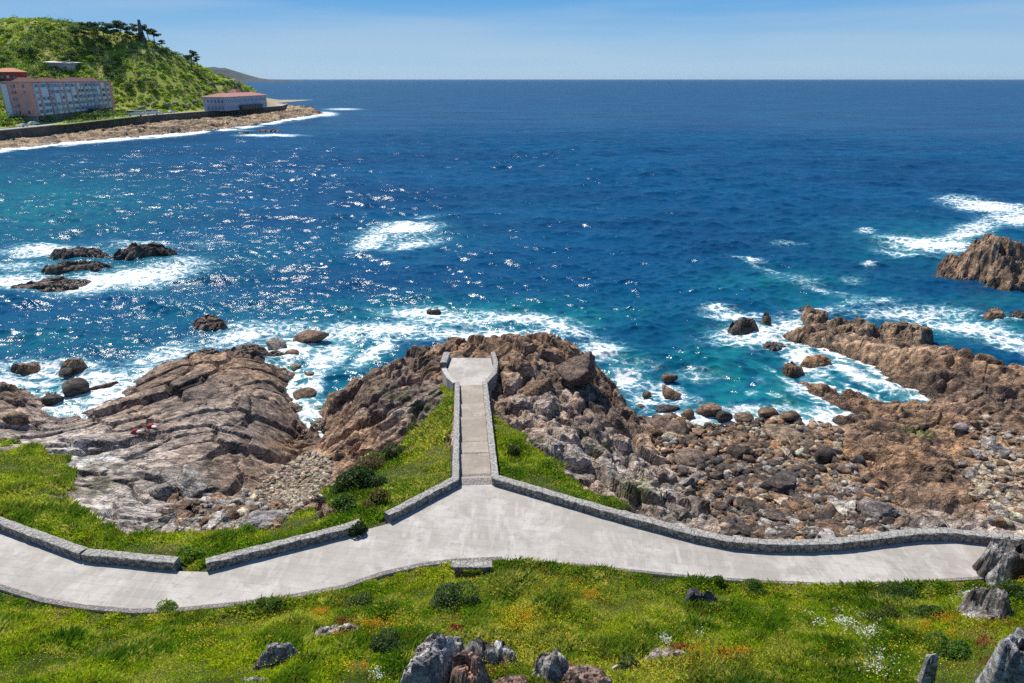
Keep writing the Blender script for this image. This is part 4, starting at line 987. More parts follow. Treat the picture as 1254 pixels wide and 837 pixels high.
shrub(1222,712,14,10,GM,'small green bush in the rock face at right',19,900,.035,lvl=9)
shrub(1246,700,18,14,(.08,.11,.015),'yellow flowered bush above the right outcrop',20,1300,.035,lvl=9)
shrub(880,716,12,7,GM,'green weed tuft at path edge right of centre',21,600,.03,lvl=7.5)
shrub(330,745,22,7,GM,'green weed tuft at path edge left of centre',23,1000,.03,lvl=7.5)
shrub(300,655,16,6,GL,'bright low weeds behind the middle low wall',24,800,.04,lvl=7)
shrub(925,725,18,9,(.03,.075,.014),'dark green weed right of the dark veined rock',25,1000,.03,lvl=8)
shrub(205,745,16,5,GL,'light green tuft at lower left path edge',26,700,.03,lvl=7.5)
shrub(770,822,20,10,(.02,.045,.018),'dark plants beside the small rock shard',27,900,.03,lvl=9.5)

# ------------------------------------------------------------------ far headland
hp = []
def hc(px, py, d): p = atd(px, py, d); hp.append((p.x, p.y, p.z))
for px_c, lst in ((-120, [(370,12),(440,28),(510,46),(570,64)]), (-60, [(380,10),(450,26),(510,42),(570,66)]), (0, [(400,9),(450,24),(505,42),(565,68)]), (45, [(425,9),(475,25),(512,42),(562,68.5)]), (80, [(440,9),(485,25),(520,42),(560,66)]),
                  (110, [(460,9),(500,26),(530,42),(562,62)]), (150, [(478,8.5),(510,24),(535,42),(560,58)]), (180, [(488,8),(515,24),(538,40),(560,54)]), (210, [(498,8),(520,20),(542,33),(565,44)]),
                  (240, [(515,7.5),(540,20),(570,34)]), (270, [(538,7.5),(556,17),(576,26)]), (300, [(560,7),(573,13),(585,20)]), (325, [(585,7),(595,11.5)])):
    for d_, z_ in lst: hp.append(((px_c-CX)/F*(d_*cP-(z_-HC)*sP), d_, z_))
    d_, z_ = lst[-1]; hp.append(((px_c-CX)/F*(d_+55)*cP, d_+55, z_*.7))
for a in [(0,158,6),(60,153,6),(144,144,6),(254,135.5,6),(345,129,6)]: ctlp = at(*a); hp.append((ctlp.x, ctlp.y, a[2]))
for a in [(-600,720,30),(-420,720,35),(-320,760,20),(-230,720,5),(-600,600,60),(-600,400,20),(-450,360,14),(-600,300,10)]: hp.append(a)
HX0, HX1, HY0, HY1, HD = -620, -120, 240, 790, 2.0
hgx = np.arange(HX0, HX1, HD); hgy = np.arange(HY0, HY1, HD); HX, HY = np.meshgrid(hgx, hgy)
HZ = tps(hp, HX, HY, 4)+(fbm(HX/18, HY/18, 5, 4)-.5)*4
wt = [at(a, b, 6) for a, b in ((-90,168),(0,161),(60,155),(144,145.5),(200,141),(254,137),(300,133.5),(345,130.5),(352,128))]
wl_xy = [(p.x, p.y) for p in wt]
back = [(wl_xy[-1][0]-22, 690), (-215, 789), (-619, 789), (-619, 200), (wl_xy[0][0], 200)]
landp = wl_xy+back
sdl = sdpoly(HX, HY, landp)
flat = ss(-2, -26, sdl)
HZ = np.where(sdl > 0, -3, 5.9*(1-flat)+np.maximum(HZ, 5.9)*flat)
HZ = np.minimum(HZ, 72)
def hz(x, y): return float(bil(HZ, HX0, HY0, HD, x, y))
ii = np.arange(HX.size).reshape(HX.shape); hq = np.stack([ii[:-1, :-1], ii[:-1, 1:], ii[1:, 1:], ii[1:, :-1]], -1).reshape(-1, 4)
hv = np.stack([HX, HY, HZ], -1).reshape(-1, 3)
keep = HZ.ravel()[hq].min(1) > 0
hcol = lay(np.ones((HX.size, 3))*np.array([.27, .34, .02]), (.42, .38, .11), np.clip(fbm(HX/12, HY/12, 8, 4).ravel()*3-1.2, 0, 1))
tipm = ((HX > -248) & (HY > 585) & (HZ < 12)).ravel(); hcol[tipm] = (.40, .33, .23)
obj('hill', mesh('hill', hv, quads=hq[keep], smooth=True, attrs={'col': hcol}), M['soil'], label='green scrub covered hill on the far headland', cat='hill', kind='structure')
# sea wall
msw = NT('sea_wall'); p = msw.pos()
c = msw.mix(msw.mr(msw.noise(p, .35, 6, .7), .35, .65), (.055, .055, .04), (.15, .14, .10)); c = msw.mix(msw.mr(msw.noise(msw.map(p, (3, 3, .2)), .5, 5), .5, .7, 0, .6), c, (.035, .04, .025))
msw = msw.fin(msw.bsdf(c, .9))
lw = wl_xy; zt_ = [6.3]*len(lw)
bk = offset(lw, .9)
w_ = MB(); w_.prism(list(lw)+list(reversed(bk)), -1.0, 6.15)
sw_ = w_.build('sea_wall', msw, label='long dark stone sea wall along the far promenade', cat='sea wall')
w_ = MB(); off0 = offset(lw, -.15); off1 = offset(lw, 1.05); w_.prism(list(off0)+list(reversed(off1)), 6.153, 6.5); w_.build('coping', simple('coping', (.45, .42, .36), .8, .1), sw_)
# promenade road
r0 = offset(lw, 1.4); r1 = offset(lw, 8.0)
strip(r0, r1, 6.22, 'promenade', simple('promenade', (.30, .29, .27), .9, .12, .5), label='pale promenade road behind the sea wall', cat='road', kind='structure')
# rocky strip below the wall
cw = [at(a, b, 0) for a, b in coast_px]; cw = [(p.x, p.y) for p in cw]
tip = at(398, 139.5, 0)
FX0, FX1, FY0, FY1, FD = -262, -135, 255, 665, .55
fx = np.arange(FX0, FX1, FD); fy = np.arange(FY0, FY1, FD); FX, FY = np.meshgrid(fx, fy)
stripP = [wl_xy[0]]+cw+[(tip.x, tip.y), (tip.x-12, tip.y+22), (wl_xy[-1][0], wl_xy[-1][1]+30), (wl_xy[-1][0]-3, wl_xy[-1][1])]+list(reversed(wl_xy))[1:]
sf = sdpoly(FX, FY, stripP)
h_, i_ = blocks(FX, FY, R(75), 9, 4, 1.0, .35, .8, .1, 501, .5); h2_, _ = blocks(FX, FY, R(60), 3, 1.6, .5, .5, .4, .12, 502, .5)
up = ss(2, -14, sf)
FZ = up*3.2-1.0+(h_*.8+h2_*.8)*ss(2, -3, sf)
dwl = segdist(FX, FY, wl_xy); FZ = np.where((dwl < 16) & (sf < 0), np.maximum(FZ, (1.9+.6*h_)*ss(16, 3, dwl)), FZ)
dtip = segdist(FX, FY, [wl_xy[-1], (tip.x-14, tip.y+6)]); FZ = np.where(sf < 0, FZ+2.6*np.exp(-(dtip/11)**2), FZ)
FZ = np.where(sf > 3, -2, FZ)
fcol = np.ones(FX.shape+(3,))*np.array([.42, .30, .17]); fcol *= (.25+1.2*i_[..., None])*(.5+fbm(FX/6, FY/9, 510, 4)[..., None]); lowm = ss(1.6, .4, FZ); fcol = lay(fcol, (.42, .32, .22), lowm*.6)
ii = np.arange(FX.size).reshape(FX.shape); fq = np.stack([ii[:-1, :-1], ii[:-1, 1:], ii[1:, 1:], ii[1:, :-1]], -1).reshape(-1, 4)
kk = (FZ.ravel()[fq].max(1) > -.5) & ((sdpoly(FX, FY, landp).ravel()[fq[:, 0]] > -1.2) | (FY.ravel()[fq[:, 0]] > wl_xy[-1][1]))
fq = fq[kk]; u, inv = np.unique(fq, return_inverse=True)
obj('rocky_foreshore', mesh('foreshore', np.stack([FX, FY, FZ], -1).reshape(-1, 3)[u], quads=inv.reshape(-1, 4), smooth=True, attrs={'col': fcol.reshape(-1, 3)[u]}), M['terrain'], label='brown rocky foreshore below the far sea wall', cat='rocky shore', kind='structure')

def hground(px, py, d0=460):                 # march a view ray to the hill
    for d in np.arange(300, 640, 1.5):
        q_ = atd(px, py, float(d))
        if q_.z <= hz(q_.x, q_.y): return Vector((q_.x, q_.y, hz(q_.x, q_.y)))
    q_ = atd(px, py, 570.0); return Vector((q_.x, q_.y, hz(q_.x, q_.y)))
def keepout(x, y):
    return any(inpoly(np.array([x]), np.array([y]), k_)[0] for k_ in KO)
# --- apartment block
A0 = at(46, 151, 6.4); A1 = at(143, 138.5, 6.4); fa = Vector((A1.x-A0.x, A1.y-A0.y)); FL = fa.length; fa /= FL; fnorm = Vector((-fa.y, fa.x))  # away from sea (left)
if fnorm.x > 0: fnorm = -fnorm
BD = 13.0; BH = 19.2
KO = [[(A0.x+1, A0.y-3), (A1.x+1, A1.y+3), (A1.x+fnorm.x*(BD+3), A1.y+fnorm.y*(BD+3)), (A0.x+fnorm.x*(BD+3)-3, A0.y+fnorm.y*(BD+3)-3)]]
rot = math.atan2(fa.y, fa.x)
apt = obj('apartment_block', None, label='long pink apartment block with rows of blue glazed balconies', cat='building', loc=(A0.x, A0.y, 6.3), rot=(0, 0, rot))
# local frame: x along facade (away), y to the land side, facade at y=0
mpink = simple('pink_render', (.66, .31, .25), .85, .12, .3); mgrey = simple('grey_render', (.44, .42, .48), .85, .12, .3)
mwin = NT('window_glass'); p = mwin.pos(); c_ = mwin.mix(mwin.mr(mwin.noise(p, .35, 3), .4, .6), (.02, .06, .13), (.16, .34, .50)); mwin = mwin.fin(mwin.bsdf(c_, .12))
mframe = simple('pale_frame', (.55, .62, .68), .6, .1); mredr = simple('red_roof', (.11, .02, .025), .85, .3, .8)
sgn = 1
b = MB(); b.box((FL/2, BD/2, 3.3+(BH-3.3)/2), (FL, BD, BH-3.3)); b.build('wall', mpink, apt)
b = MB(); b.box((FL/2, BD/2+1.5, 1.6), (FL-3, BD-4, 3.3)); b.build('ground_floor', mgrey, apt)
for x in np.arange(2, FL, 7): MB().box((x, .5, 1.65), (.6, .6, 3.3)).build('pillar', mpink, apt)
b = MB(); b.box((FL/2, BD/2, BH+.2), (FL+.6, BD+.6, .45)); b.build('parapet', simple('parapet', (.36, .25, .26), .85), apt)
rndb = random.Random(9)
x = 4.0; kinds = []
while x < FL-6:
    wv_ = rndb.choice([5.5, 4, 7.5, 3.2]); kinds.append((x, wv_)); x += wv_+rndb.choice([1.4, 2.2, 3.4])
for x, wv_ in kinds:
    bal = MB(); bal.box((x+wv_/2, -.35, 3.5+15.2/2), (wv_, .8, 15.2))
    bo = bal.build('balcony_stack', mgrey if rndb.random() < .55 else mframe, apt)
    for fl in range(5):
        nwin = max(2, int(wv_/1.5)); ww = wv_/nwin
        if rndb.random() < .1: continue
        pn = MB()
        pn.box((x+wv_/2, -.755, 3.9+fl*3.05+1.45), (wv_*.92, .06, 1.6))
        wo = pn.build('window', mwin, bo)
        fm_ = MB(); fm_.box((x+wv_/2, -.79, 3.9+fl*3.05+.62), (wv_*.96, .05, .14))
        for j in range(1, nwin): fm_.box((x+ww*j, -.79, 3.9+fl*3.05+1.5), (.16, .05, 1.6))
for fl in range(5):
    for yy in (2.6, 6.6, 8.0): MB().box((-.04, yy, 4+fl*3.05+1.3), (.12, .9 if yy != 3.2 else 1.5, 1.5)).build('window', mwin, apt)
b = MB(); b.box((-.2, 11.0, 3.5+7.4), (.8, 2.4, 14.8)); b.build('glazed_bay', mframe, apt)
for x in (8, 32, 62, 80, FL-22):
    b = MB(); b.box((x+5, BD/2, BH+1.3), (11, 9, 1.9), 0, .45); b.build('penthouse_roof', mredr, apt)
MB().box((38, BD/2, BH+1.2), (3, 3, 2)).build('chimney', mgrey, apt); MB().box((72, BD/2, BH+1.4), (2.5, 3, 2.4)).build('chimney', mgrey, apt)
# --- low waterfront building
D0 = at(279, 136.0, 6.3); D1 = at(329, 131.4, 6.3); dv = Vector((D1.x-D0.x, D1.y-D0.y)); DL = dv.length; dv /= DL
rot2 = math.atan2(dv.y, dv.x)
lowb = obj('waterfront_building', None, label='long pale blue two storey building with red roof by the sea wall', cat='building', loc=(D0.x-1, D0.y, 6.2), rot=(0, 0, rot2))
mblue = simple('pale_blue_render', (.36, .41, .50), .85, .12, .4)
b = MB(); b.box((DL/2, 8, 4.6), (DL, 16, 9.2)); b.build('wall', mblue, lowb)
dimg = simple('dim_glass', (.12, .2, .32), .2)
for fl in range(2):
    for x in np.arange(2, DL-1, 2.9): MB().box((x, -.03, 2.1+fl*4.2), (1.2, .1, 2.0)).build('window', dimg, lowb)
    for y in np.arange(2, 15, 2.6): MB().box((-.03, y, 2.1+fl*4.2), (.1, 1.3, 2.0)).build('window', dimg, lowb)
mtile = simple('roof_tile', (.32, .13, .115), .85, .25, 1.0)
b = MB(); v = [(-1, -1, 9.2), (DL+1, -1, 9.2), (DL+1, 17, 9.2), (-1, 17, 9.2), (6, 8, 11.4), (DL-6, 8, 11.4)]; b.add(v, [(0, 1, 5, 4), (1, 2, 5), (2, 3, 4, 5), (3, 0, 4), (3, 2, 1, 0)]); b.build('roof', mtile, lowb)
b = MB(); b.box((DL*.62, 12, 12.2), (12, 7, 3), 0, .4); b.build('upper_roof', mtile, lowb)
b = MB(); b.box((DL*.55, -1.2, 1.5), (DL*.5, 2.2, 3.0)); b.build('terrace', simple('dark_terrace', (.06, .08, .06)), lowb)
KO.append([(D0.x+3, D0.y-3), (D1.x+4, D1.y+4), (D1.x-22, D1.y+4), (D0.x-26, D0.y-3)])
# --- houses on the hill
def house(px, py, wpx, hh, dd, wallc, roofc, label, wins, rz=0, flatroof=False, lift=0):
    g = hground(px, py); s = depth(g)/F; w_ = wpx*s
    h = obj('house', None, label=label, cat='house', loc=(g.x, g.y, g.z-1.5+lift), rot=(0, 0, rz))
    b = MB(); b.box((0, dd/2, hh/2), (w_, dd, hh)); b.build('wall', wallc, h)
    b = MB()
    if flatroof: b.add([(-w_/2-2, -2, hh-.2), (w_/2+2, -2, hh-.9), (w_/2+2, dd+1, hh-.2), (-w_/2-2, dd+1, hh+.6), (-w_/2-2, -2, hh+.1), (w_/2+2, -2, hh-.6), (w_/2+2, dd+1, hh+.1), (-w_/2-2, dd+1, hh+.9)], [(3, 2, 1, 0), (4, 5, 6, 7), (0, 1, 5, 4), (1, 2, 6, 5), (2, 3, 7, 6), (3, 0, 4, 7)])
    else: b.add([(-w_/2-.8, -.8, hh), (w_/2+.8, -.8, hh), (w_/2+.8, dd+.8, hh), (-w_/2-.8, dd+.8, hh), (-w_/4, dd/2, hh+2.3), (w_/4, dd/2, hh+2.3)], [(0, 1, 5, 4), (1, 2, 5), (2, 3, 4, 5), (3, 0, 4), (3, 2, 1, 0)])
    b.build('roof', roofc, h)
    for fl in range(wins[1]):
        for j in range(wins[0]):
            x = -w_/2+w_*(j+.5)/wins[0]; wn_ = MB(); wn_.box((x, -.05, 1.5+1.6+fl*3.1), (w_/wins[0]*.45, .15, 1.5)); wn_.build('window', mframe if (j+fl) % 2 else mwin, h)
    return h
mrh = simple('red_render', (.38, .07, .045), .85, .15, .5); mwr = simple('white_roof', (.75, .73, .70), .6, .05)
house(9, 105, 28, 9.0, 10, mrh, simple('orange_tile', (.48, .20, .10), .85, .2, 1), 'red two storey house with orange tiled roof on the hill', (4, 2))
house(30, 108, 22, 4.5, 8, mrh, mrh, 'low red annex beside the red house', (3, 1), flatroof=True)
house(72, 86, 26, 6.5, 12, simple('cream', (.5, .47, .42)), mwr, 'house with a bright white sloping roof among trees', (3, 1), flatroof=True)
# --- monument
g = hground(172, 47)
g = atd(173.5, 46, 558); g.z = hz(g.x, g.y)
mon = obj('stone_statue', None, label='tall dark stone statue of a robed figure on the hill top', cat='statue', loc=(g.x, g.y, g.z-.5), scale=(.85, .85, .92))
mst = simple('dark_granite', (.115, .11, .115), .9, .35, .8, .2)
base_z = g.z-hz(g.x, g.y)
b = MB(); b.tube([(0, 0, -1), (0, 0, 2+base_z), (0, 0, 6+base_z), (0, 0, 8+base_z)], [3.8, 3.2, 2.4, 1.9], 10); b.build('rock_base', mst, mon)
b = MB(); b.tube([(0, 0, 8+base_z), (0, 0, 10+base_z), (0, 0, 12+base_z), (0, 0, 13.6+base_z), (0, 0, 14.2+base_z)], [1.9, 1.75, 1.6, 1.5, .8], 10); b.build('robed_figure', mst, mon, smooth=True)
b = MB(); b.tube([(0, 0, 14.0+base_z), (0, 0, 14.6+base_z), (0, 0, 15.5+base_z), (0, 0, 16.1+base_z)], [.9, 1.35, 1.3, .5], 10); b.build('head', mst, mon, smooth=True)
# --- trees
def pine_mesh(seed, H, umb=True):
    r_ = rs(seed); b = MB(); lean = r_.normal(0, .06, 2)*H
    top = np.array([lean[0], lean[1], H*.86])
    b.tube([(0, 0, -.8), (lean[0]*.3, lean[1]*.3, H*.35), (lean[0]*.7, lean[1]*.7, H*.65), tuple(top)], [H*.028, H*.022, H*.016, H*.008], 7)
    cents = []
    nl = 9
    for i in range(nl):
        t = r_.uniform(.52, .92) if umb else r_.uniform(.3, .95); a = r_.uniform(0, 6.28); L_ = H*r_.uniform(.16, .34)*(1.15 if umb else (1.25-t))
        s = np.array([lean[0]*t, lean[1]*t, H*.9*t]); e = s+np.array([math.cos(a)*L_, math.sin(a)*L_, H*r_.uniform(.02, .14)])
        b.tube([tuple(s), tuple((s+e)/2+np.array([0, 0, .02*H])), tuple(e)], [H*.011, H*.008, H*.003], 5); cents.append(e); cents.append((s*.35+e*.65)+np.array([0, 0, H*.04]))
    cents.append(top+np.array([0, 0, H*.06])); pts = []
    for c_ in cents:
        n = 80; q_ = unit(n, r_)*r_.uniform(.3, 1, (n, 1))**.5*np.array([H*.16, H*.16, H*.07]); pts.append(q_+c_)
    return b, np.vstack(pts)
def pine_proto(seed, H, col, umb):
    b, pts = pine_mesh(seed, H, umb); r_ = rs(seed)
    tr = mesh('trunk', b.v, b.f, smooth=True); tr.materials.append(M['bark'])
    v, f = leafquads(pts, H*.038, r_); c = np.tile(np.array(col), (len(pts), 1))*(1+r_.uniform(-.4, .4, (len(pts), 1)))
    cr = mesh('crown', v, quads=f, attrs={'col': np.repeat(c, 4, axis=0)}); cr.materials.append(M['leaf']); return tr, cr
pines = [pine_proto(600+i, 10, (.05, .095, .035), True) for i in range(4)]
def bush_proto(seed, col):
    r_ = rs(seed); b = MB(); b.tube([(0, 0, -.6), (.1, 0, 2.5), (0, .2, 5)], [.32, .24, .1], 7)
    for i in range(5):
        a = r_.uniform(0, 6.28); b.tube([(0, 0, 2+i*.4), (math.cos(a)*1.2, math.sin(a)*1.2, 3.5+i*.4), (math.cos(a)*2.2, math.sin(a)*2.2, 5+i*.3)], [.15, .1, .04], 5)
    tr = mesh('trunk', b.v, b.f); tr.materials.append(M['bark'])
    pts = bushpts(900, r_, (4.4, 4.4, 5.0), 9)+np.array([0, 0, 3.0])
    v, f = leafquads(pts, .42, r_); c = np.tile(np.array(col), (len(pts), 1))*(1+r_.uniform(-.45, .45, (len(pts), 1)))
    cr = mesh('crown', v, quads=f, attrs={'col': np.repeat(c, 4, axis=0)}); cr.materials.append(M['leaf']); return tr, cr
rounds = [bush_proto(620, (.05, .10, .02)), bush_proto(621, (.09, .16, .022)), bush_proto(622, (.24, .32, .03))]
def tree(pr, px, py, hpx, label, name, group=None, rz=0, sc=10.0, dist=None, cat='tree'):
    g = hground(px, py) if dist is None else atd(px, py, dist)
    if dist: g.z = min(g.z, hz(g.x, g.y)+.5)
    k = hpx*depth(g)/F/sc*(1.35 if 'pine' in name else 1)
    t = obj(name, None, label=label, cat=cat, group=group, loc=(g.x, g.y, g.z-.3), rot=(0, 0, rz), scale=(k, k, k))
    obj('trunk', pr[0], None, t); obj('crown', pr[1], None, t); return t
for i, (px, py, h, lab) in enumerate([
    (150,50,17,'umbrella pine left of the statue with tall crown'),(141,52,16,'umbrella pine in the grove, second left of the statue'),(163,48,13,'small pine touching the statue base on the left'),
    (183,50,15,'umbrella pine just right of the statue'),(190,55,14,'broad pine right of the statue on the slope edge'),(199,60,8,'low wind bent pine at the edge of the grove'),
    (130,57,20,'tall thin trunked pine standing forward of the ridge'),(121,46,13,'ridge pine third left of the tall thin one'),(113,44,12,'ridge pine beside low saddle'),(103,43,11,'leftmost pine of the ridge grove'),
    (95,52,13,'dark pine forward of the ridge grove'),(158,56,13,'dark pine below the statue'),(173,53,9,'small dark pine directly below the statue'),(108,54,14,'dark pine in the middle of the saddle'),(86,84,14,'pine beside the white roofed house'),
    (233,72,15,'lone round headed pine on the open slope'),(242,83,10,'smaller pine below the lone round headed one')]):
    tree(pines[i % 4], px, py, h, lab, 'pine_tree', rz=i*1.3)
for i, (px, py, h, lab, kd) in enumerate([
    (40,72,15,'dark rounded tree left of the white roofed house',0),(28,70,13,'dark tree on the slope above the red house',0),(90,74,15,'dark rounded tree right of white roofed house',0),(101,70,14,'dark tree beside the pale green tree',1),
    (108,62,11,'pale green tree in a clearing below the ridge',2),(122,62,9,'smaller pale green tree right of its paler twin',2),(12,72,12,'broad light green tree at left edge of hill',2),(5,82,14,'dark tree above red house at left edge',1),
    (112,78,10,'light olive tree lower on the slope',2),(85,105,9,'dark small tree behind the apartment roof',0),(60,100,7,'round shrubby tree behind the apartment block',1),(160,112,12,'dark tree right of apartment roof',0),(172,108,10,'dark bushy tree on lower slope',0),(190,116,9,'dark tree above the parked vans',1),
    (48,104,7,'olive tree between red annex and apartment roof',1),(132,88,10,'bushy tree on the lower middle slope',1),(70,64,10,'bushy tree on the upper left slope',1)]):
    tree(rounds[kd], px, py, h, lab, 'broadleaf_tree', rz=i*2.1, sc=9.0)
# --- scrub covering the hill: uncountable
r_ = rs(88); cents = []; cols = []; sizes = []
pal = np.array([[.34, .42, .02], [.17, .28, .02], [.06, .125, .02], [.52, .54, .03], [.26, .2, .06]])
cnt = 0
while cnt < 11500:
    px = r_.uniform(-40, 350); py = r_.uniform(22, 142)
    x = r_.uniform(-560, -190); y = r_.uniform(330, 620)
    z = float(hz(x, y))
    if z < 5.5 or keepout(x, y): continue
    ds = float(sdpoly(np.array([x]), np.array([y]), landp)[0])
    if ds > -16: continue
    n1 = fbm(np.array([x/26]), np.array([y/26]), 401, 4)[0]; n2 = fbm(np.array([x/7]), np.array([y/7]), 402, 3)[0]
    ppx, _p = proj(np.array([x]), np.array([y]), np.array([z])); ppx = float(ppx[0])
    if n2 < .29 and ppx > 150: continue
    k = 1 if n1 > .54 else 0
    if r_.rand() < .25: k = r_.randint(0, 5)
    elif ppx < 110 and n1 > .47: k = r_.choice([0, 1, 2])
    elif n1 > .60: k = 2
    a = r_.uniform(1.0, 3.2)*(1.3 if k in (1, 2) else .8)*(1.25 if ppx < 140 else 1); hh = a*r_.uniform(.6, 1.1)
    nn = int(26+a*22); pts = bushpts(nn, r_, (a, a, hh), 5)+np.array([x, y, z-.1])
    cents.append(pts); cols.append(np.tile(pal[k]*r_.uniform(.75, 1.25), (nn, 1))); cnt += 1
foliage('hill_scrub', np.vstack(cents), .42, np.vstack(cols), r_, vary=.4, label='dense gorse and scrub covering the far hill', cat='scrub', kind='stuff')
# pale rocks among the lower slope
for i, (px, py) in enumerate([(205,132),(215,129),(228,133),(176,135),(238,128),(262,106),(283,101),(292,106),(190,131)]):
    g = hground(px, py); obj('slope_rock', avar[i % 5], None, label='pale rock showing through scrub on the lower far slope', cat='rock', group='pale rocks on the far slope', loc=(g.x, g.y, g.z+.8), rot=(0, 0, i), scale=(2.2, 1.8, 1.6), color=(.36, .33, .28))
# --- hedges, lawn, round shrubs, cars
def onroad(px, py, z=6.3): return at(px, py, z)
def hedge(x0, y0, x1, y1, w_, h, label, seed, col=(.03, .065, .014)):
    a = at(x0, y0, 6.3); b_ = at(x1, y1, 6.3); r_ = rs(seed); L_ = (b_-a).length; n = int(L_*h*22)+250
    t = r_.rand(n); u = r_.uniform(-.5, .5, n); v = r_.rand(n); fc = r_.randint(0, 3, n); u = np.where(fc == 0, np.sign(u)*.5, u); v = np.where(fc == 1, 1.0, v)
    d = (b_-a)/L_; nn = Vector((-d.y, d.x, 0))
    pts = np.array(a)[None]*(1-t[:, None])+np.array(b_)[None]*t[:, None]+np.outer(u*w_, np.array(nn))+np.outer(v*h, [0, 0, 1])
    foliage('hedge', pts, .3, col, r_, label=label, cat='hedge')
hedge(3, 155.5, 14, 154.8, 5, 3.0, 'clipped box hedge at the left end of the promenade', 1)
hedge(144, 143.5, 153, 142.9, 6, 3.6, 'clipped box hedge at right end of the apartment block', 2)
hedge(80, 151.5, 138, 145.2, 2.5, 1.3, 'long low hedge between lawn and promenade wall', 3, (.045, .085, .014))
hedge(112, 143.5, 136, 141.3, 5, 4.4, 'tall dark shrubbery before the apartment block', 4, (.02, .035, .014))
for px, lab in ((105, 'left one of two round clipped bushes before the block'), (113.5, 'right one of two round clipped bushes before the block')):
    g = at(px, 147.6, 6.3); r_ = rs(int(px)); foliage('round_bush', unit(700, r_)*np.array([2.0, 2.0, 1.9])+np.array([0, 0, 1.8]), .28, (.06, .12, .015), r_, label=lab, cat='bush', loc=g)
lawn = [at(a, b, 6.3) for a, b in ((58, 154.2), (80, 152.8), (150, 145), (170, 143), (168, 140), (140, 142), (78, 149.5))]
fan([(p.x, p.y) for p in lawn], 6.34, 6.0, 'lawn', simple('lawn', (.14, .22, .015), .9, .25, .6), label='bright strip of lawn before the apartment block', cat='lawn', kind='structure')
lawn = [at(a, b, 6.3) for a, b in ((-20, 158.5), (0, 158), (22, 155), (18, 152.5), (-20, 154.5))]
fan([(p.x, p.y) for p in lawn], 6.34, 6.0, 'lawn', simple('lawn_left', (.16, .2, .02), .9, .25, .6), label='small lawn round the box hedge at left', cat='lawn', kind='structure')
mglass = simple('car_glass', (.02, .025, .03), .1); mtyre = simple('tyre', (.02, .02, .02), .9)
def car(px, py, L_, H_, colr, label, rz, cat='car'):
    g = at(px, py, 6.35); c = obj('parked_car' if cat == 'car' else 'parked_van', None, label=label, cat=cat, loc=(g.x, g.y, 6.4), rot=(0, 0, rz)); W_ = 1.9
    prof = [(-.5, .22), (-.5, .55), (-.36, .62), (-.24, .98), (.22, 1), (.34, .64), (.5, .52), (.5, .22)] if cat == 'car' else [(-.5, .18), (-.5, 1), (.34, 1), (.42, .62), (.5, .55), (.5, .18)]
    v = [(x*L_, s*W_/2*(1 if z < .7 else .86), z*H_) for s in (-1, 1) for x, z in prof]; n = len(prof)
    f = [tuple(range(n)), tuple(reversed(range(n, 2*n)))]+[(i, n+i, n+(i+1) % n, (i+1) % n) for i in range(n)]
    obj('body', mesh('body', v, f), simple('car_paint', colr, .3, .05), c)
    b = MB(); b.box((0, 0, H_*.79), (L_*(.44 if cat == 'car' else .8), W_*.93, H_*.26)); b.build('side_windows', mglass, c)
    for x in (-.3, .3):
        for s in (-1, 1): b = MB(); b.tube([(x*L_, s*W_*.42, .33), (x*L_, s*W_*.52, .33)], [.34, .34], 10); b.build('wheel', mtyre, c)
car(41, 153.4, 4.6, 1.6, (.5, .6, .68), 'silver car parked before the ground floor of the block', R(60))
car(22, 152.8, 4.4, 1.5, (.12, .25, .40), 'blue car parked at left end of the block', R(20))
car(29, 155.9, 3.8, 1.6, (.6, .6, .6), 'small pale car on the promenade near box hedge', R(80))
car(166, 142.6, 9.5, 3.2, (.75, .74, .70), 'white long camper van, left one of the parked vans', R(15), 'van')
car(187, 141, 8, 3.1, (.72, .72, .70), 'white van, middle one behind the sea wall', R(15), 'van')
car(196, 140.2, 4.4, 1.8, (.7, .7, .7), 'white car right of the two vans', R(70))
car(210, 138.9, 4.4, 1.7, (.65, .64, .62), 'pale car farthest right on the promenade', R(70))

# --- distant blue headland
px_ = [240, 262, 275, 285, 300, 312, 325, 345, 365, 390]; hh_ = [120, 165, 158, 125, 78, 45, 30, 24, 12, -6]
D_ = 9000; nseg = 60; XS = np.linspace(240, 375, 140); H0 = np.interp(XS, px_, hh_)
rows = np.linspace(-1, 1, 24); U, W = np.meshgrid(XS, rows)
XX = (U-CX)/F*(D_*cP); YY = D_+W*500; ZZ = np.interp(U, px_, hh_)*(1-W**2)*(.85+.3*fbm(XX/300, YY/300, 3, 4))-4
ii = np.arange(XX.size).reshape(XX.shape); mq = np.stack([ii[:-1, :-1], ii[:-1, 1:], ii[1:, 1:], ii[1:, :-1]], -1).reshape(-1, 4)
obj('distant_hill', mesh('distant_hill', np.stack([XX, YY, ZZ], -1).reshape(-1, 3), quads=mq, smooth=True), simple('far_scrub', (.018, .03, .03), .95, .4, .01), label='distant blue headland on the horizon', cat='hill', kind='structure')
# --- haze
hb = MB(); hb.box((0, 29900, 95), (125000, 64000, 210))
hm = NT('haze'); vp = hm.new('VolumePrincipled', Color=(.55, .74, .95), Density=.00001); vp.inputs['Anisotropy'].default_value = .2
hm.set(hm.out.inputs['Volume'], vp); hb.build('haze', hm.m, label='thin sea haze', cat='haze', kind='stuff')

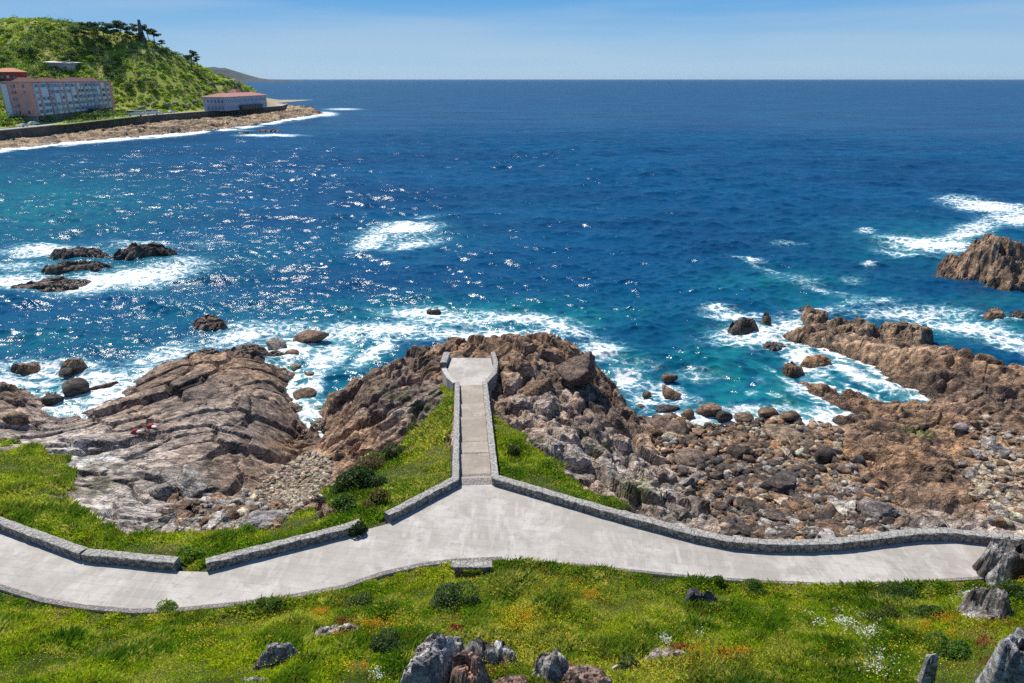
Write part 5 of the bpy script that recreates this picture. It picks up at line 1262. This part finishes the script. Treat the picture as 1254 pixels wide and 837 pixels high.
# ------------------------------------------------------------------ light, sky, camera
sc = bpy.context.scene
SUN_AZ, SUN_EL = R(-36), R(55)               # azimuth measured from +Y toward +X
w = bpy.data.worlds.new('World'); sc.world = w; w.use_nodes = True; nt = w.node_tree; bg = nt.nodes['Background']
sky = nt.nodes.new('ShaderNodeTexSky'); sky.sky_type = 'NISHITA'; sky.sun_disc = False; sky.sun_elevation = SUN_EL; sky.sun_rotation = SUN_AZ; sky.altitude = 0
sky.air_density = 1.0; sky.dust_density = .1; sky.ozone_density = 2.5
tc = nt.nodes.new('ShaderNodeTexCoord'); mp = nt.nodes.new('ShaderNodeMapping'); mp.inputs['Scale'].default_value = (1, 1, 14); mp.inputs['Rotation'].default_value = (0, R(-1.2), 0)
nz = nt.nodes.new('ShaderNodeTexNoise'); nz.inputs['Scale'].default_value = 1.6; nz.inputs['Detail'].default_value = 6; nz.inputs['Roughness'].default_value = .5
mr = nt.nodes.new('ShaderNodeMapRange'); mr.inputs[1].default_value = .47; mr.inputs[2].default_value = .68; mr.inputs[4].default_value = .32
mx = nt.nodes.new('ShaderNodeMix'); mx.data_type = 'RGBA'; mx.inputs[7].default_value = (5.2, 6.2, 7.2, 1)
L = nt.links.new; L(tc.outputs['Generated'], mp.inputs[0]); L(mp.outputs[0], nz.inputs['Vector']); L(nz.outputs[0], mr.inputs[0]); L(mr.outputs[0], mx.inputs[0]); sx = nt.nodes.new('ShaderNodeSeparateXYZ'); L(tc.outputs['Generated'], sx.inputs[0]); rp = nt.nodes.new('ShaderNodeValToRGB'); L(sx.outputs[2], rp.inputs[0])
cr_ = rp.color_ramp; cr_.elements[0].position = 0; cr_.elements[0].color = (3.9, 5.7, 7.4, 1); cr_.elements[1].position = 1; cr_.elements[1].color = (.2, .8, 2.8, 1)
for p_, c_ in ((.035, (2.7, 5.0, 7.5, 1)), (.10, (.95, 3.5, 7.2, 1)), (.22, (.45, 2.3, 6.0, 1))): e_ = cr_.elements.new(p_); e_.color = c_
tm = nt.nodes.new('ShaderNodeMix'); tm.data_type = 'RGBA'; tm.inputs[0].default_value = .93; L(sky.outputs[0], tm.inputs[6]); L(rp.outputs[0], tm.inputs[7]); L(tm.outputs[2], mx.inputs[6]); L(mx.outputs[2], bg.inputs[0])
bg.inputs[1].default_value = .085
sl = bpy.data.lights.new('sun', 'SUN'); sl.energy = 5.0; sl.angle = R(.53); sl.color = (1, .94, .85)
so = bpy.data.objects.new('sun', sl); C.objects.link(so)
sd_ = Vector((math.sin(SUN_AZ)*math.cos(SUN_EL), math.cos(SUN_AZ)*math.cos(SUN_EL), math.sin(SUN_EL)))
so.rotation_euler = sd_.to_track_quat('Z', 'Y').to_euler()
cam = bpy.data.cameras.new('camera'); co = bpy.data.objects.new('camera', cam); C.objects.link(co)
co.location = (0, 0, HC); co.rotation_euler = (R(90)-P, 0, 0); cam.sensor_width = 36; cam.lens = F/1254*36; cam.clip_end = 200000; cam.clip_start = .5
sc.camera = co
sc.view_settings.view_transform = 'Standard'; sc.view_settings.look = 'None'; sc.view_settings.exposure = 0.3; sc.view_settings.gamma = 1
sc.cycles.max_bounces = 5; sc.cycles.diffuse_bounces = 2; sc.cycles.glossy_bounces = 2; sc.cycles.transmission_bounces = 3; sc.cycles.volume_bounces = 0
sc.cycles.use_denoising = False; sc.cycles.sample_clamp_indirect = 4; sc.cycles.sample_clamp_direct = 6
